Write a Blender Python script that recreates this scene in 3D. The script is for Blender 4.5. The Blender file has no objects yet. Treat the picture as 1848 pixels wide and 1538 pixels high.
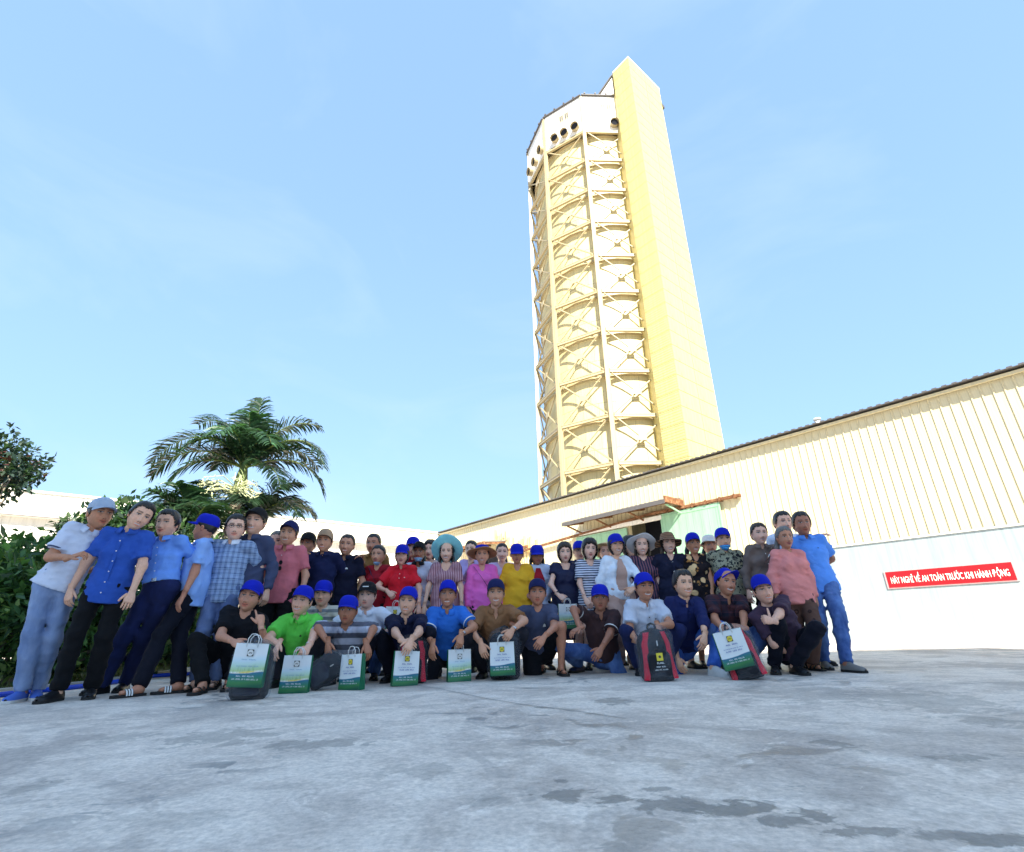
import bpy, math, random
import numpy as np
from mathutils import Matrix, Vector, Quaternion
random.seed(7); np.random.seed(7)
SC = bpy.context.scene
COL = SC.collection
# ---------------------------------------------------------------- camera
F_PX = 915.0; PITCH = math.radians(22.2); ROLL = math.radians(0.85); CAM_Z = 0.45
_fw = np.array([0, math.cos(PITCH), math.sin(PITCH)]); _r0 = np.array([1., 0, 0]); _u0 = np.cross(_r0, _fw)
_r = _r0*math.cos(ROLL) - _u0*math.sin(ROLL); _u = np.cross(_r, _fw)
cam = bpy.data.objects.new('camera', bpy.data.cameras.new('camera')); COL.objects.link(cam)
cam.data.sensor_width = 36.0; cam.data.lens = 36.0*F_PX/1848.0
cam.data.clip_start = 0.05; cam.data.clip_end = 3000
_m = Matrix.Identity(4)
for i in range(3):
    _m[i][0] = _r[i]; _m[i][1] = _u[i]; _m[i][2] = -_fw[i]
_m[2][3] = CAM_Z
cam.matrix_world = _m
SC.camera = cam
# ---------------------------------------------------------------- sky, sun, exposure
SUN_EL = math.radians(41); SUN_DIR = np.array([0.14, -1.0])   # horizontal direction towards the sun
SUN_DIR = SUN_DIR/np.linalg.norm(SUN_DIR)
SUN_AZ = math.atan2(SUN_DIR[0], SUN_DIR[1])                     # clockwise from +Y
W = bpy.data.worlds.new('World'); SC.world = W; W.use_nodes = True
nt = W.node_tree; nt.nodes.clear()
_out = nt.nodes.new('ShaderNodeOutputWorld'); _bg = nt.nodes.new('ShaderNodeBackground')
_sky = nt.nodes.new('ShaderNodeTexSky'); _sky.sky_type = 'NISHITA'; _sky.sun_disc = False
_sky.sun_elevation = SUN_EL; _sky.sun_rotation = SUN_AZ
_sky.altitude = 0; _sky.air_density = 1.0; _sky.dust_density = 0.15; _sky.ozone_density = 1.6
_tc = nt.nodes.new('ShaderNodeTexCoord')
_mp = nt.nodes.new('ShaderNodeMapping'); _mp.inputs['Scale'].default_value = (1.2, 1.2, 3.0)
_n1 = nt.nodes.new('ShaderNodeTexNoise'); _n1.inputs['Scale'].default_value = 1.7; _n1.inputs['Detail'].default_value = 7; _n1.inputs['Roughness'].default_value = .55; _n1.inputs['Distortion'].default_value = .6; _mp.inputs['Location'].default_value = (.0, .5, -.3)
_cr = nt.nodes.new('ShaderNodeValToRGB'); _cr.color_ramp.elements[0].position = .5; _cr.color_ramp.elements[1].position = .80
_cr.color_ramp.elements[0].color = (0, 0, 0, 1); _cr.color_ramp.elements[1].color = (.26, .26, .26, 1)
_mx = nt.nodes.new('ShaderNodeMixRGB'); _mx.inputs['Color2'].default_value = (1.0, 1.18, 1.35, 1)   # thin high cloud
_hs = nt.nodes.new('ShaderNodeGamma'); _hs.inputs['Gamma'].default_value = .28          # hazy tropical sky: little fall-off from horizon to zenith
_tn = nt.nodes.new('ShaderNodeMixRGB'); _tn.blend_type = 'MULTIPLY'; _tn.inputs['Fac'].default_value = 1.0; _tn.inputs['Color2'].default_value = (.468, .672, .93, 1)
L = nt.links.new
L(_tc.outputs['Generated'], _mp.inputs['Vector']); L(_mp.outputs[0], _n1.inputs['Vector']); L(_n1.outputs['Fac'], _cr.inputs[0])
L(_sky.outputs[0], _hs.inputs['Color']); L(_hs.outputs[0], _tn.inputs['Color1']); L(_tn.outputs[0], _mx.inputs['Color1']); L(_cr.outputs[0], _mx.inputs['Fac'])
L(_mx.outputs[0], _bg.inputs['Color']); L(_bg.outputs[0], _out.inputs['Surface'])
_bg.inputs['Strength'].default_value = 0.15
sun = bpy.data.objects.new('sun', bpy.data.lights.new('sun', 'SUN')); COL.objects.link(sun)
sun.data.energy = 2.6; sun.data.angle = math.radians(0.53); sun.data.color = (1.0, .93, .80)
_sd = Vector((SUN_DIR[0]*math.cos(SUN_EL), SUN_DIR[1]*math.cos(SUN_EL), math.sin(SUN_EL)))
sun.rotation_euler = _sd.to_track_quat('Z', 'Y').to_euler()
sun.location = (0, 0, 60)
vs = SC.view_settings; vs.view_transform = 'Standard'; vs.look = 'None'; vs.gamma = 1.0; vs.exposure = 2.66; vs.use_curve_mapping = False
SC.render.resolution_x = 1024; SC.render.resolution_y = 852
# ---------------------------------------------------------------- measured rays
def ray(px, py): return (px-924)/F_PX*_r - (py-769)/F_PX*_u + _fw
def at(px, py, Y):
    d = ray(px, py); return d*(Y/d[1]) + np.array([0, 0, CAM_Z])
W0 = np.array([10.58, 11.5]); WD = np.array([-.6337, .7736]); WN = np.array([-.7736, -.6337])   # warehouse wall: origin, along, outward
def ground_z(x, y):
    w = (np.array([x, y]) - W0) @ WN
    return .15 - .0116*min(max(w, -4), 24)
def on_ground(px, py):
    lo, hi = .8, 60.
    for _ in range(50):
        m = (lo+hi)/2; p = at(px, py, m)
        if p[2] > ground_z(p[0], p[1]): lo = m
        else: hi = m
    return at(px, py, lo)
def V3(*a): return np.array(a, float)
def nrm(v): return v/(np.linalg.norm(v)+1e-12)
def srgb(*c):
    o = []
    for x in c:
        x = x/255.; o.append(x/12.92 if x <= .04045 else ((x+.055)/1.055)**2.4)
    return tuple(o)
# ---------------------------------------------------------------- objects and meshes
def tag(o, label=None, cat=None, group=None, kind=None):
    if label: o['label'] = label
    if cat: o['category'] = cat
    if group: o['group'] = group
    if kind: o['kind'] = kind
    return o
def empty(name, loc, label=None, cat=None, group=None):
    o = bpy.data.objects.new(name, None); COL.objects.link(o); o.location = tuple(loc); o.empty_display_size = .2
    return tag(o, label, cat, group)
def base_of(o):
    v = Vector((0, 0, 0))
    while o is not None:
        v += o.location; o = o.parent
    return np.array(v)
def link(name, me, parent=None, loc=None, rot=None):
    o = bpy.data.objects.new(name, me); COL.objects.link(o)
    if parent is not None: o.parent = parent
    if loc is not None: o.location = tuple(loc)
    if rot is not None: o.rotation_euler = rot
    return o
def mesh_np(name, v, quads=None, tris=None, col=None, smooth=True, mats=None, midx=None):
    me = bpy.data.meshes.new(name); v = np.asarray(v, np.float32)
    nq = 0 if quads is None else len(quads); n3 = 0 if tris is None else len(tris)
    loops = []; 
    if nq: loops.append(np.asarray(quads, np.int32).ravel())
    if n3: loops.append(np.asarray(tris, np.int32).ravel())
    lp = np.concatenate(loops) if loops else np.zeros(0, np.int32)
    me.vertices.add(len(v)); me.vertices.foreach_set('co', v.ravel())
    me.loops.add(len(lp)); me.loops.foreach_set('vertex_index', lp)
    me.polygons.add(nq+n3)
    st = np.concatenate([np.arange(nq)*4, nq*4+np.arange(n3)*3]).astype(np.int32)
    me.polygons.foreach_set('loop_start', st)
    if smooth: me.polygons.foreach_set('use_smooth', np.ones(nq+n3, bool))
    if col is not None:
        a = me.color_attributes.new('Col', 'FLOAT_COLOR', 'POINT')
        c = np.ones((len(v), 4), np.float32); c[:, :3] = col
        a.data.foreach_set('color', c.ravel())
    for m in (mats or []): me.materials.append(m)
    if midx is not None: me.polygons.foreach_set('material_index', np.asarray(midx, np.int32))
    me.update(calc_edges=True); me.validate()
    return me
class MB:
    def __init__(s): s.v = []; s.f = []; s.mi = []; s.cur = 0
    def add(s, vs, fs):
        n = len(s.v); s.v += [tuple(map(float, p)) for p in vs]; s.f += [tuple(i+n for i in f) for f in fs]; s.mi += [s.cur]*len(fs); return s
    def box(s, x0, x1, y0, y1, z0, z1, fr=None):
        vs = [(x, y, z) for z in (z0, z1) for y in (y0, y1) for x in (x0, x1)]
        if fr is not None: vs = [fr(*p) for p in vs]
        return s.add(vs, [(0, 2, 3, 1), (4, 5, 7, 6), (0, 1, 5, 4), (2, 6, 7, 3), (0, 4, 6, 2), (1, 3, 7, 5)])
    def prism(s, poly, z0, z1):
        n = len(poly); vs = [(p[0], p[1], z0) for p in poly]+[(p[0], p[1], z1) for p in poly]
        return s.add(vs, [tuple(range(n))[::-1], tuple(range(n, 2*n))]+[(i, (i+1) % n, n+(i+1) % n, n+i) for i in range(n)])
    def bar(s, a, b, w, h, up=(0, 0, 1)):
        a = np.array(a, float); b = np.array(b, float); t = nrm(b-a); sd = np.cross(t, up)
        if np.linalg.norm(sd) < 1e-3: sd = np.cross(t, (1, 0, 0))
        sd = nrm(sd); u = np.cross(sd, t); vs = []
        for p in (a, b):
            for i, j in ((-1, -1), (1, -1), (1, 1), (-1, 1)): vs.append(p+sd*w/2*i+u*h/2*j)
        return s.add(vs, [(0, 1, 2, 3), (7, 6, 5, 4), (0, 4, 5, 1), (1, 5, 6, 2), (2, 6, 7, 3), (3, 7, 4, 0)])
    def tube(s, pts, rs, n=8, cap=True):
        pts = [np.array(p, float) for p in pts]; rs = [rs]*len(pts) if np.isscalar(rs) else rs
        rings = []; ref = None; vs = []
        for i, p in enumerate(pts):
            t = nrm(pts[min(i+1, len(pts)-1)]-pts[max(i-1, 0)])
            if ref is None: ref = np.cross(t, (0, 0, 1)) if abs(t[2]) < .9 else np.cross(t, (1, 0, 0))
            ref = nrm(ref-t*(ref@t)); b = np.cross(t, ref)
            for k in range(n):
                a = 2*math.pi*k/n; vs.append(p+(ref*math.cos(a)+b*math.sin(a))*rs[i])
        fs = [(i*n+k, i*n+(k+1) % n, (i+1)*n+(k+1) % n, (i+1)*n+k) for i in range(len(pts)-1) for k in range(n)]
        if cap: fs += [tuple(range(n))[::-1], tuple(range((len(pts)-1)*n, len(pts)*n))]
        return s.add(vs, fs)
    def lathe(s, prof, n=16, c=(0, 0, 0), cap=False):
        vs = [(c[0]+r*math.cos(2*math.pi*k/n), c[1]+r*math.sin(2*math.pi*k/n), c[2]+z) for r, z in prof for k in range(n)]
        return s.add(vs, [(i*n+k, i*n+(k+1) % n, (i+1)*n+(k+1) % n, (i+1)*n+k) for i in range(len(prof)-1) for k in range(n)])
    def mesh(s, name, mats, smooth=False):
        me = bpy.data.meshes.new(name); me.from_pydata(s.v, [], s.f)
        for m in (mats if isinstance(mats, (list, tuple)) else [mats]): me.materials.append(m)
        me.polygons.foreach_set('material_index', s.mi)
        if smooth: me.polygons.foreach_set('use_smooth', [True]*len(s.f))
        me.update(); return me
    def build(s, name, mats, parent=None, smooth=False, local=False):
        if parent is not None and not local:
            b = base_of(parent); s.v = [(p[0]-b[0], p[1]-b[1], p[2]-b[2]) for p in s.v]
        return link(name, s.mesh(name, mats, smooth), parent)
# ---------------------------------------------------------------- materials
MATS = {}
class N:
    """small helper to write node trees"""
    def __init__(s, name):
        s.m = bpy.data.materials.new(name); s.m.use_nodes = True; s.t = s.m.node_tree; s.t.nodes.clear()
        s.o = s.t.nodes.new('ShaderNodeOutputMaterial'); s.b = s.t.nodes.new('ShaderNodeBsdfPrincipled'); s.t.links.new(s.b.outputs[0], s.o.inputs[0])
        s._co = None
    def n(s, typ, **kw):
        x = s.t.nodes.new('ShaderNode'+typ)
        for k, v in kw.items():
            if k in ('i',):
                for kk, vv in v.items(): s.set(x.inputs[kk], vv)
            else: setattr(x, k, v)
        return x
    def set(s, sock, v):
        if isinstance(v, bpy.types.NodeSocket): s.t.links.new(v, sock)
        elif isinstance(v, (tuple, list)) and len(v) == 3 and sock.type == 'RGBA': sock.default_value = (*v, 1)
        else: sock.default_value = v
    def co(s, k='Object'):
        if s._co is None: s._co = s.n('TexCoord')
        return s._co.outputs[k]
    def map(s, vec, scale=(1, 1, 1), rot=(0, 0, 0), loc=(0, 0, 0)):
        return s.n('Mapping', i={'Vector': vec, 'Scale': scale, 'Rotation': rot, 'Location': loc}).outputs[0]
    def noise(s, vec, scale, detail=4, rough=.55, dist=0, out='Fac'):
        return s.n('TexNoise', i={'Vector': vec, 'Scale': scale, 'Detail': detail, 'Roughness': rough, 'Distortion': dist}).outputs[out]
    def ramp(s, fac, stops, interp='LINEAR'):
        x = s.n('ValToRGB'); s.set(x.inputs[0], fac); cr = x.color_ramp; cr.interpolation = interp
        while len(cr.elements) < len(stops): cr.elements.new(.5)
        for e, (p, c) in zip(cr.elements, stops):
            e.position = p; e.color = (*c, 1) if isinstance(c, tuple) else (c, c, c, 1)
        return x.outputs[0]
    def mix(s, fac, a, b, mode='MIX'):
        x = s.n('MixRGB', blend_type=mode); s.set(x.inputs[0], fac); s.set(x.inputs[1], a); s.set(x.inputs[2], b); return x.outputs[0]
    def math(s, op, a, b=0., c=None):
        x = s.n('Math', operation=op); s.set(x.inputs[0], a); s.set(x.inputs[1], b)
        if c is not None: s.set(x.inputs[2], c)
        return x.outputs[0]
    def sep(s, vec): return s.n('SeparateXYZ', i={0: vec}).outputs
    def bump(s, h, strength=.3, dist=.01):
        x = s.n('Bump', i={'Height': h, 'Strength': strength, 'Distance': dist}); s.t.links.new(x.outputs[0], s.b.inputs['Normal'])
    def fin(s, col=None, rough=.6, spec=None, metal=None):
        if col is not None: s.set(s.b.inputs['Base Color'], col)
        s.set(s.b.inputs['Roughness'], rough)
        if spec is not None: s.set(s.b.inputs['Specular IOR Level'], spec)
        if metal is not None: s.set(s.b.inputs['Metallic'], metal)
        return s.m
def plain(name, col, rough=.6, var=.12, scale=6., spec=.3, metal=0.):
    if name in MATS: return MATS[name]
    k = N(name); f = k.noise(k.co(), scale, 5, .6)
    c = k.mix(1.0, col, k.ramp(f, [(.25, 1-var), (.75, 1+var)]), 'MULTIPLY')
    MATS[name] = k.fin(c, rough, spec, metal); return MATS[name]
# ================================================================ setting materials
STAINS = [(1010, 1437, 60, 14, .65), (1110, 1441, 80, 16, .7), (1210, 1452, 95, 17, .65), (1310, 1461, 130, 20, .75), (1440, 1479, 130, 18, .7), (1570, 1500, 110, 14, .65), (1690, 1508, 90, 12, .6), (1800, 1515, 100, 18, .7), (1012, 1410, 28, 8, .7), (1180, 1424, 50, 6, .6), (1105, 1266, 48, 10, .6), (1500, 1342, 55, 12, .55), (1730, 1368, 95, 13, .5), (400, 1330, 130, 18, .42), (570, 1343, 130, 12, .5), (230, 1330, 60, 14, .3), (1650, 1262, 210, 30, .38), (1440, 1250, 180, 22, .3), (60, 1420, 60, 16, .35), (880, 1450, 70, 14, .3), (760, 1390, 110, 18, .28), (1780, 1300, 90, 18, .4), (300, 1480, 160, 22, .22)]
def m_concrete():
    k = N('yard concrete'); co = k.co()
    big = k.noise(k.map(co, (1, 1, 1), (0, 0, -.35)), .62, 5, .6, .9)
    med = k.noise(k.map(co, (1, 1.25, 1), (0, 0, -.25)), 2.4, 9, .68, 1.0)
    fine = k.noise(co, 45, 6, .7)
    c = k.ramp(med, [(.30, (.51, .44, .375)), (.43, (.65, .565, .485)), (.54, (.745, .655, .56)), (.70, (.82, .73, .63))])
    c = k.mix(k.ramp(big, [(.38, .9), (.48, .0)]), c, (.45, .39, .34))            # worn grey areas
    c = k.mix(k.ramp(big, [(.55, 0.), (.70, .6)]), c, (.82, .73, .63))            # pale cement skin
    rim = k.noise(k.map(co, (1, 1, 1), (0, 0, .4)), 1.25, 6, .55, 1.0)
    c = k.mix(k.ramp(rim, [(.565, 0.), (.60, .6)]), c, (.50, .44, .385))        # old patches with crisp rims
    pale = k.noise(k.map(co, (1, 1.3, 1), (0, 0, .2)), 1.7, 8, .7, 1.4)
    c = k.mix(k.ramp(pale, [(.585, 0.), (.615, .65)]), c, (.82, .73, .63))
    c = k.mix(.8, c, k.ramp(fine, [(.3, .66), (.72, 1.28)]), 'MULTIPLY')
    mid = k.noise(k.map(co, (1, 1.15, 1), (0, 0, .6)), 6.5, 7, .7, .8); c = k.mix(.7, c, k.ramp(mid, [(.32, .80), (.5, 1.0), (.70, 1.12)]), 'MULTIPLY')
    # splashes and the drip trail across the near yard
    sp = k.noise(k.map(co, (1, 1.2, 1), (0, 0, .12)), 4.2, 6, .55, .6)
    reg = k.noise(co, .5, 2, .5)
    msk = k.math('MULTIPLY', k.ramp(sp, [(.57, 0.), (.595, 1.)]), k.ramp(reg, [(.50, 0.), (.56, 1.)]))
    c = k.mix(k.math('MULTIPLY', msk, .65), c, (.19, .19, .18))
    nz = k.noise(k.map(co, (1, 1.1, 1)), 7., 7, .62, .8); nb = k.noise(co, 24., 5, .6, .5); wet = None
    for (cx, cy, rx, ry, a) in STAINS:
        q = on_ground(cx, cy); qx = on_ground(cx+rx, cy); qy = on_ground(cx, cy-ry); r1 = abs(qx[0]-q[0]); r2 = abs(qy[1]-q[1])
        P = k.sep(k.map(co, (1/r1, 1/r2, 0), (0, 0, 0), (-q[0]/r1, -q[1]/r2, 0)))
        d = k.math('SQRT', k.math('ADD', k.math('MULTIPLY', P[0], P[0]), k.math('MULTIPLY', P[1], P[1])))
        d = k.math('ADD', k.math('MULTIPLY', d, .30), k.math('ADD', k.math('MULTIPLY', nz, .85), k.math('MULTIPLY', nb, .30)))
        m_ = k.math('MULTIPLY', k.ramp(d, [(.72, 1.), (.79, 0.)]), a); wet = m_ if wet is None else k.math('MAXIMUM', wet, m_)
    c = k.mix(wet, c, (.17, .165, .15))
    grit = k.n('TexVoronoi', i={'Vector': co, 'Scale': 17.}); gm = k.ramp(grit.outputs['Distance'], [(.04, .75), (.075, 0.)])
    c = k.mix(k.math('MULTIPLY', gm, k.ramp(k.noise(co, 3.1, 2), [(.45, 0.), (.6, 1.)])), c, (.13, .13, .125))
    k.bump(k.math('ADD', k.math('MULTIPLY', fine, .6), k.math('MULTIPLY', med, .8)), .4, .012)
    return k.fin(c, k.mix(msk, k.ramp(med, [(.3, .60), (.7, .86)]), (.42, .42, .42)), .35)
def m_sheet(name, base, rust=.25, rough=.45, streak=1.0):
    k = N(name); co = k.co()
    st = k.noise(k.map(co, (6, 6, .35)), 2.0, 5, .65)
    c = k.mix(1., base, k.ramp(st, [(.3, 1-.16*streak), (.7, 1+.10*streak)]), 'MULTIPLY')
    bl = k.noise(k.map(co, (1, 1, .5)), 1.1, 7, .7, .6)
    c = k.mix(k.math('MULTIPLY', k.ramp(bl, [(.62, 0.), (.76, 1.)]), rust), c, (.42, .20, .06))
    k.bump(st, .08, .01)
    return k.fin(c, rough, .4)
def m_rust(name='rusty steel'):
    k = N(name); co = k.co(); f = k.noise(co, 7, 6, .7, .4)
    c = k.ramp(f, [(.3, (.10, .045, .022)), (.5, (.17, .075, .035)), (.62, (.28, .15, .08)), (.75, (.42, .34, .25))])
    k.bump(f, .3, .01); return k.fin(c, .8, .2)
def m_leaf(name, cols, rough=.45):
    k = N(name); inf = k.n('Attribute', attribute_name='Col')
    f = k.noise(k.co(), 11., 3, .6)
    c = k.mix(1., inf.outputs['Color'], k.ramp(f, [(.3, .75), (.7, 1.25)]), 'MULTIPLY')
    m = k.fin(c, rough, .4)
    tr = k.n('BsdfTranslucent'); k.set(tr.inputs[0], k.mix(1., c, (1.5, 1.7, .7), 'MULTIPLY'))
    mx = k.n('MixShader'); k.set(mx.inputs[0], .28); k.t.links.new(k.b.outputs[0], mx.inputs[1]); k.t.links.new(tr.outputs[0], mx.inputs[2]); k.t.links.new(mx.outputs[0], k.o.inputs[0])
    return m
M_CONC = m_concrete()
M_CLAD = m_sheet('cream cladding sheet', (.60, .53, .34), .10)
M_PLIN = m_sheet('white washed plinth', (.29, .345, .36), .05, .8, 1.1)
M_TOW = m_sheet('cream tower steel', (.42, .345, .20), .75)
M_DRUM = m_sheet('cream drum plate', (.58, .49, .25), .3)
M_SHAFR = m_sheet('sunny side shaft sheet', (.54, .465, .175), .5)  # same sheet on the sunnier right face, colour shifted for the light on it
M_SHAFT = m_sheet('yellow shaft sheet', (.56, .475, .20), .5)  # copy of the sheet for the less lit left face and the core
M_WHITE = m_sheet('white sheet', (.70, .68, .63), .06)
M_RUST = m_rust()
M_DGREY = plain('dark grey steel', (.09, .085, .085), .6)
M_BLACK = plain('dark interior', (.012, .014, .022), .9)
M_GREEN = m_sheet('pale green door sheet', (.26, .46, .30), .08)
M_BROWN = plain('weathered brown awning sheet', (.20, .18, .165), .7, .3)
M_GLASS = plain('dusty window glass', (.16, .20, .22), .15, .2)
# ================================================================ ground
def wl(s, o, z): return (W0[0]+WD[0]*s+WN[0]*o, W0[1]+WD[1]*s+WN[1]*o, z)
mb = MB(); rows = [-400, -4] + [float(q) for q in range(0, 25, 4)] + [400]; ss = [-400, -30, -10, 0, 10, 20, 40, 400]
vs = []; 
for o in rows:
    for s in ss: vs.append(wl(s, o, .15-.0116*min(max(o, -4), 24)))
ns = len(ss); mb.add(vs, [(i*ns+j, i*ns+j+1, (i+1)*ns+j+1, (i+1)*ns+j) for i in range(len(rows)-1) for j in range(ns-1)])
GROUND = tag(mb.build('ground', M_CONC), kind='structure')
mb = MB()
def joint(pts):
    for (a, b) in zip(pts[:-1], pts[1:]):
        a = on_ground(*a); b = on_ground(*b); t = nrm(b-a); sd = np.array([-t[1], t[0], 0])*.004
        mb.add([a+sd+[0, 0, .004], a-sd+[0, 0, .004], b-sd+[0, 0, .004], b+sd+[0, 0, .004]], [(0, 1, 2, 3)])
joint([(690, 1227), (790, 1243), (880, 1262), (960, 1275), (1040, 1284), (1130, 1298)])
mb.build('expansion_joint', plain('joint filler', (.22, .22, .215), .9), GROUND)
# ================================================================ warehouse on the right
WH = empty('warehouse', wl(8, 0, .15), 'long cream ribbed metal warehouse with pale blue-white lower wall on the right', 'building')
def wbox(name, mat, s0, s1, o0, o1, z0, z1, parent=WH): return MB().box(s0, s1, o0, o1, z0, z1, wl).build(name, mat, parent)
S_END, S_L = -6.0, 23.6; Z_E = 5.86
wbox('plinth', M_PLIN, S_END, 6.0, -.25, .04, -.3, 2.45)
wbox('plinth', M_PLIN, 12.9, S_L, -.25, .04, -.3, 1.6)
wbox('backing_wall', M_CLAD, S_END, 8.35, -.24, -.05, 2.4, Z_E-.02)
wbox('backing_wall', M_CLAD, 9.9, S_L, -.24, -.05, 1.5, Z_E-.02)
wbox('lintel', M_CLAD, 8.3, 9.95, -.24, -.05, 4.2, Z_E-.02)
wbox('plinth_cap', M_WHITE, S_END, 5.98, .0, .07, 2.45, 2.49)
prof = [(0, 0), (.155, 0), (.168, .020), (.185, .020), (.198, 0)]
def rib_mesh(z0, z1):
    m = MB(); vs = []
    for z in (z0, z1): vs += [(a, -b, z) for a, b in prof]
    n = len(prof); m.add(vs, [(i, i+1, n+i+1, n+i) for i in range(n-1)]); return m.mesh('cladding_panel', M_CLAD)
RM = {}
ang = math.atan2(WD[1], WD[0])
# local x must run along WD and local -y outward: with WD as x axis, y axis = rot90(WD) = (-.7736,-.6337) = WN, so outward is +y
def rib_mesh2(z0, z1):
    m = MB(); vs = []
    for z in (z0, z1): vs += [(a, b, z) for a, b in prof]
    n = len(prof); m.add(vs, [(i, n+i, n+i+1, i+1) for i in range(n-1)]); return m.mesh('cladding_panel', M_CLAD)
s = S_END; wb = np.array(WH.location)
while s < S_L:
    z0 = 2.49 if s < 6.0 else (4.25 if s < 9.9 else (1.6 if s > 12.9 else 4.05))
    if 6.0 <= s < 8.35 or 9.9 <= s < 12.9: z0 = 2.0
    key = round(z0, 2)
    if key not in RM: RM[key] = rib_mesh2(z0, Z_E)
    link('cladding_panel', RM[key], WH, np.array(wl(s, -.03, 0))-wb, (0, 0, ang)); s += .2
# roof: low slope, corrugated front edge over the eave
m = MB(); n = int((S_L-S_END)/.2)
for i in range(n):
    a = S_END+i*.2
    for (p, q, h) in ((a, a+.1, 0.), (a+.1, a+.2, .028)):
        m.add([wl(p, .22, Z_E+.03+h), wl(q, .22, Z_E+.03+h), wl(q, -5.0, Z_E+.55+h), wl(p, -5.0, Z_E+.55+h),
               wl(p, .22, Z_E+.012), wl(q, .22, Z_E+.012), wl(q, -5, Z_E+.5), wl(p, -5, Z_E+.5)], [(0, 1, 2, 3), (4, 7, 6, 5), (0, 4, 5, 1), (1, 5, 6, 2), (3, 7, 4, 0)])
m.build('roof', M_DGREY, WH)
wbox('eave_purlin', M_CLAD, S_END, S_L, .02, .1, Z_E-.10, Z_E-.03)
wbox('back_wall', M_CLAD, S_END, S_L, -5.0, -4.9, -.2, Z_E+.5)
wbox('end_wall', M_CLAD, S_END-.1, S_END, -5.0, .0, -.2, Z_E+.1)
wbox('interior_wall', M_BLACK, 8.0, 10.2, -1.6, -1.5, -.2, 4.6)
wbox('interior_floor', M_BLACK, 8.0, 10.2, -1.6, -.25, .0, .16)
# flue on the roof
m = MB(); c = wl(2.83, -.35, 0); m.tube([(c[0], c[1], Z_E), (c[0], c[1], Z_E+.34)], .07, 14).tube([(c[0], c[1], Z_E+.30), (c[0], c[1], Z_E+.36)], .10, 14)
m.build('flue_pipe', M_WHITE, WH, True)
# door: two sliding leaves, rails, dark doorway
def door_leaf(s0, s1, z1, lab):
    d = MB().box(s0, s1, .06, .10, .16, z1, wl).build('sliding_door', M_GREEN, WH); d['label'] = lab
    for a in (s0, s1-.05): MB().box(a, a+.05, .10, .115, .17, z1-.01, wl).build('door_frame', M_GREEN, d)
    for z in (.4, 1.6, 2.8, z1-.12): MB().box(s0+.06, s1-.06, .10, .112, z, z+.05, wl).build('door_rail', M_GREEN, d)
    x = s0+.12
    while x < s1-.1:
        MB().box(x, x+.035, .10, .107, .2, z1-.14, wl).build('door_rib', M_GREEN, d); x += .28
    return d
door_leaf(6.08, 8.35, 4.27, 'right pale green sliding door leaf'); door_leaf(9.89, 12.5, 4.05, 'left pale green sliding door leaf')
wbox('door_head', M_WHITE, 8.3, 12.6, .03, .13, 4.10, 4.24)
r_ = wbox('door_track', M_RUST, 5.35, 9.0, .02, .14, 4.31, 4.40)
for q in range(7): wbox('track_bracket', M_RUST, 5.5+q*.5, 5.56+q*.5, .0, .16, 4.29, 4.42, WH)
m = MB(); m.bar(wl(9.0, .12, 4.34), wl(16.7, .12, 3.88), .10, .08); m.build('door_track', M_RUST, WH)
wbox('door_head_strip', M_CLAD, 8.3, 12.6, -.03, .03, 4.24, 4.3)  # cream cladding strip just above the door head
# awning over the door
AW = []
def sl(o): return 4.72-.20*o
m = MB(); nr = 24
for i in range(nr):
    a = 7.45+i*(12.25-7.45)/nr; b = 7.45+(i+1)*(12.25-7.45)/nr; mid = (a+b)/2
    for (p, q, h) in ((a, mid, 0), (mid, b, .025)):
        m.add([wl(p, .0, sl(0)+h), wl(q, 0, sl(0)+h), wl(q, 1.12, sl(1.12)+h), wl(p, 1.12, sl(1.12)+h), wl(p, 0, sl(0)+h-.02), wl(q, 0, sl(0)+h-.02), wl(q, 1.12, sl(1.12)+h-.02), wl(p, 1.12, sl(1.12)+h-.02)],
              [(0, 3, 2, 1), (4, 5, 6, 7), (3, 7, 6, 2), (0, 4, 7, 3), (1, 2, 6, 5)])
aw = m.build('awning', M_BROWN, WH)
for o in (.06, .55, 1.04): MB().box(7.5, 12.2, o, o+.06, sl(o)-.09, sl(o)-.03, wl).build('awning_purlin', M_RUST, aw)
for s0 in (7.5, 9.05, 10.6, 12.14):
    MB().bar(wl(s0, .02, sl(0)-.11), wl(s0, 1.1, sl(1.1)-.11), .06, .10).build('awning_rafter', M_RUST, aw)
    MB().bar(wl(s0+.01, .04, 4.16), wl(s0+.01, .95, sl(.95)-.15), .05, .05).build('awning_brace', M_GREEN if s0 < 8 else M_RUST, aw)
MB().box(7.42, 12.28, 1.09, 1.13, sl(1.1)-.14, sl(1.1)-.01, wl).build('awning_fascia', M_DGREY, aw)
MB().box(7.40, 7.45, .02, 1.10, sl(.6)-.20, sl(.6)+.02, wl).build('awning_end_plate', M_RUST, aw)
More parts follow.
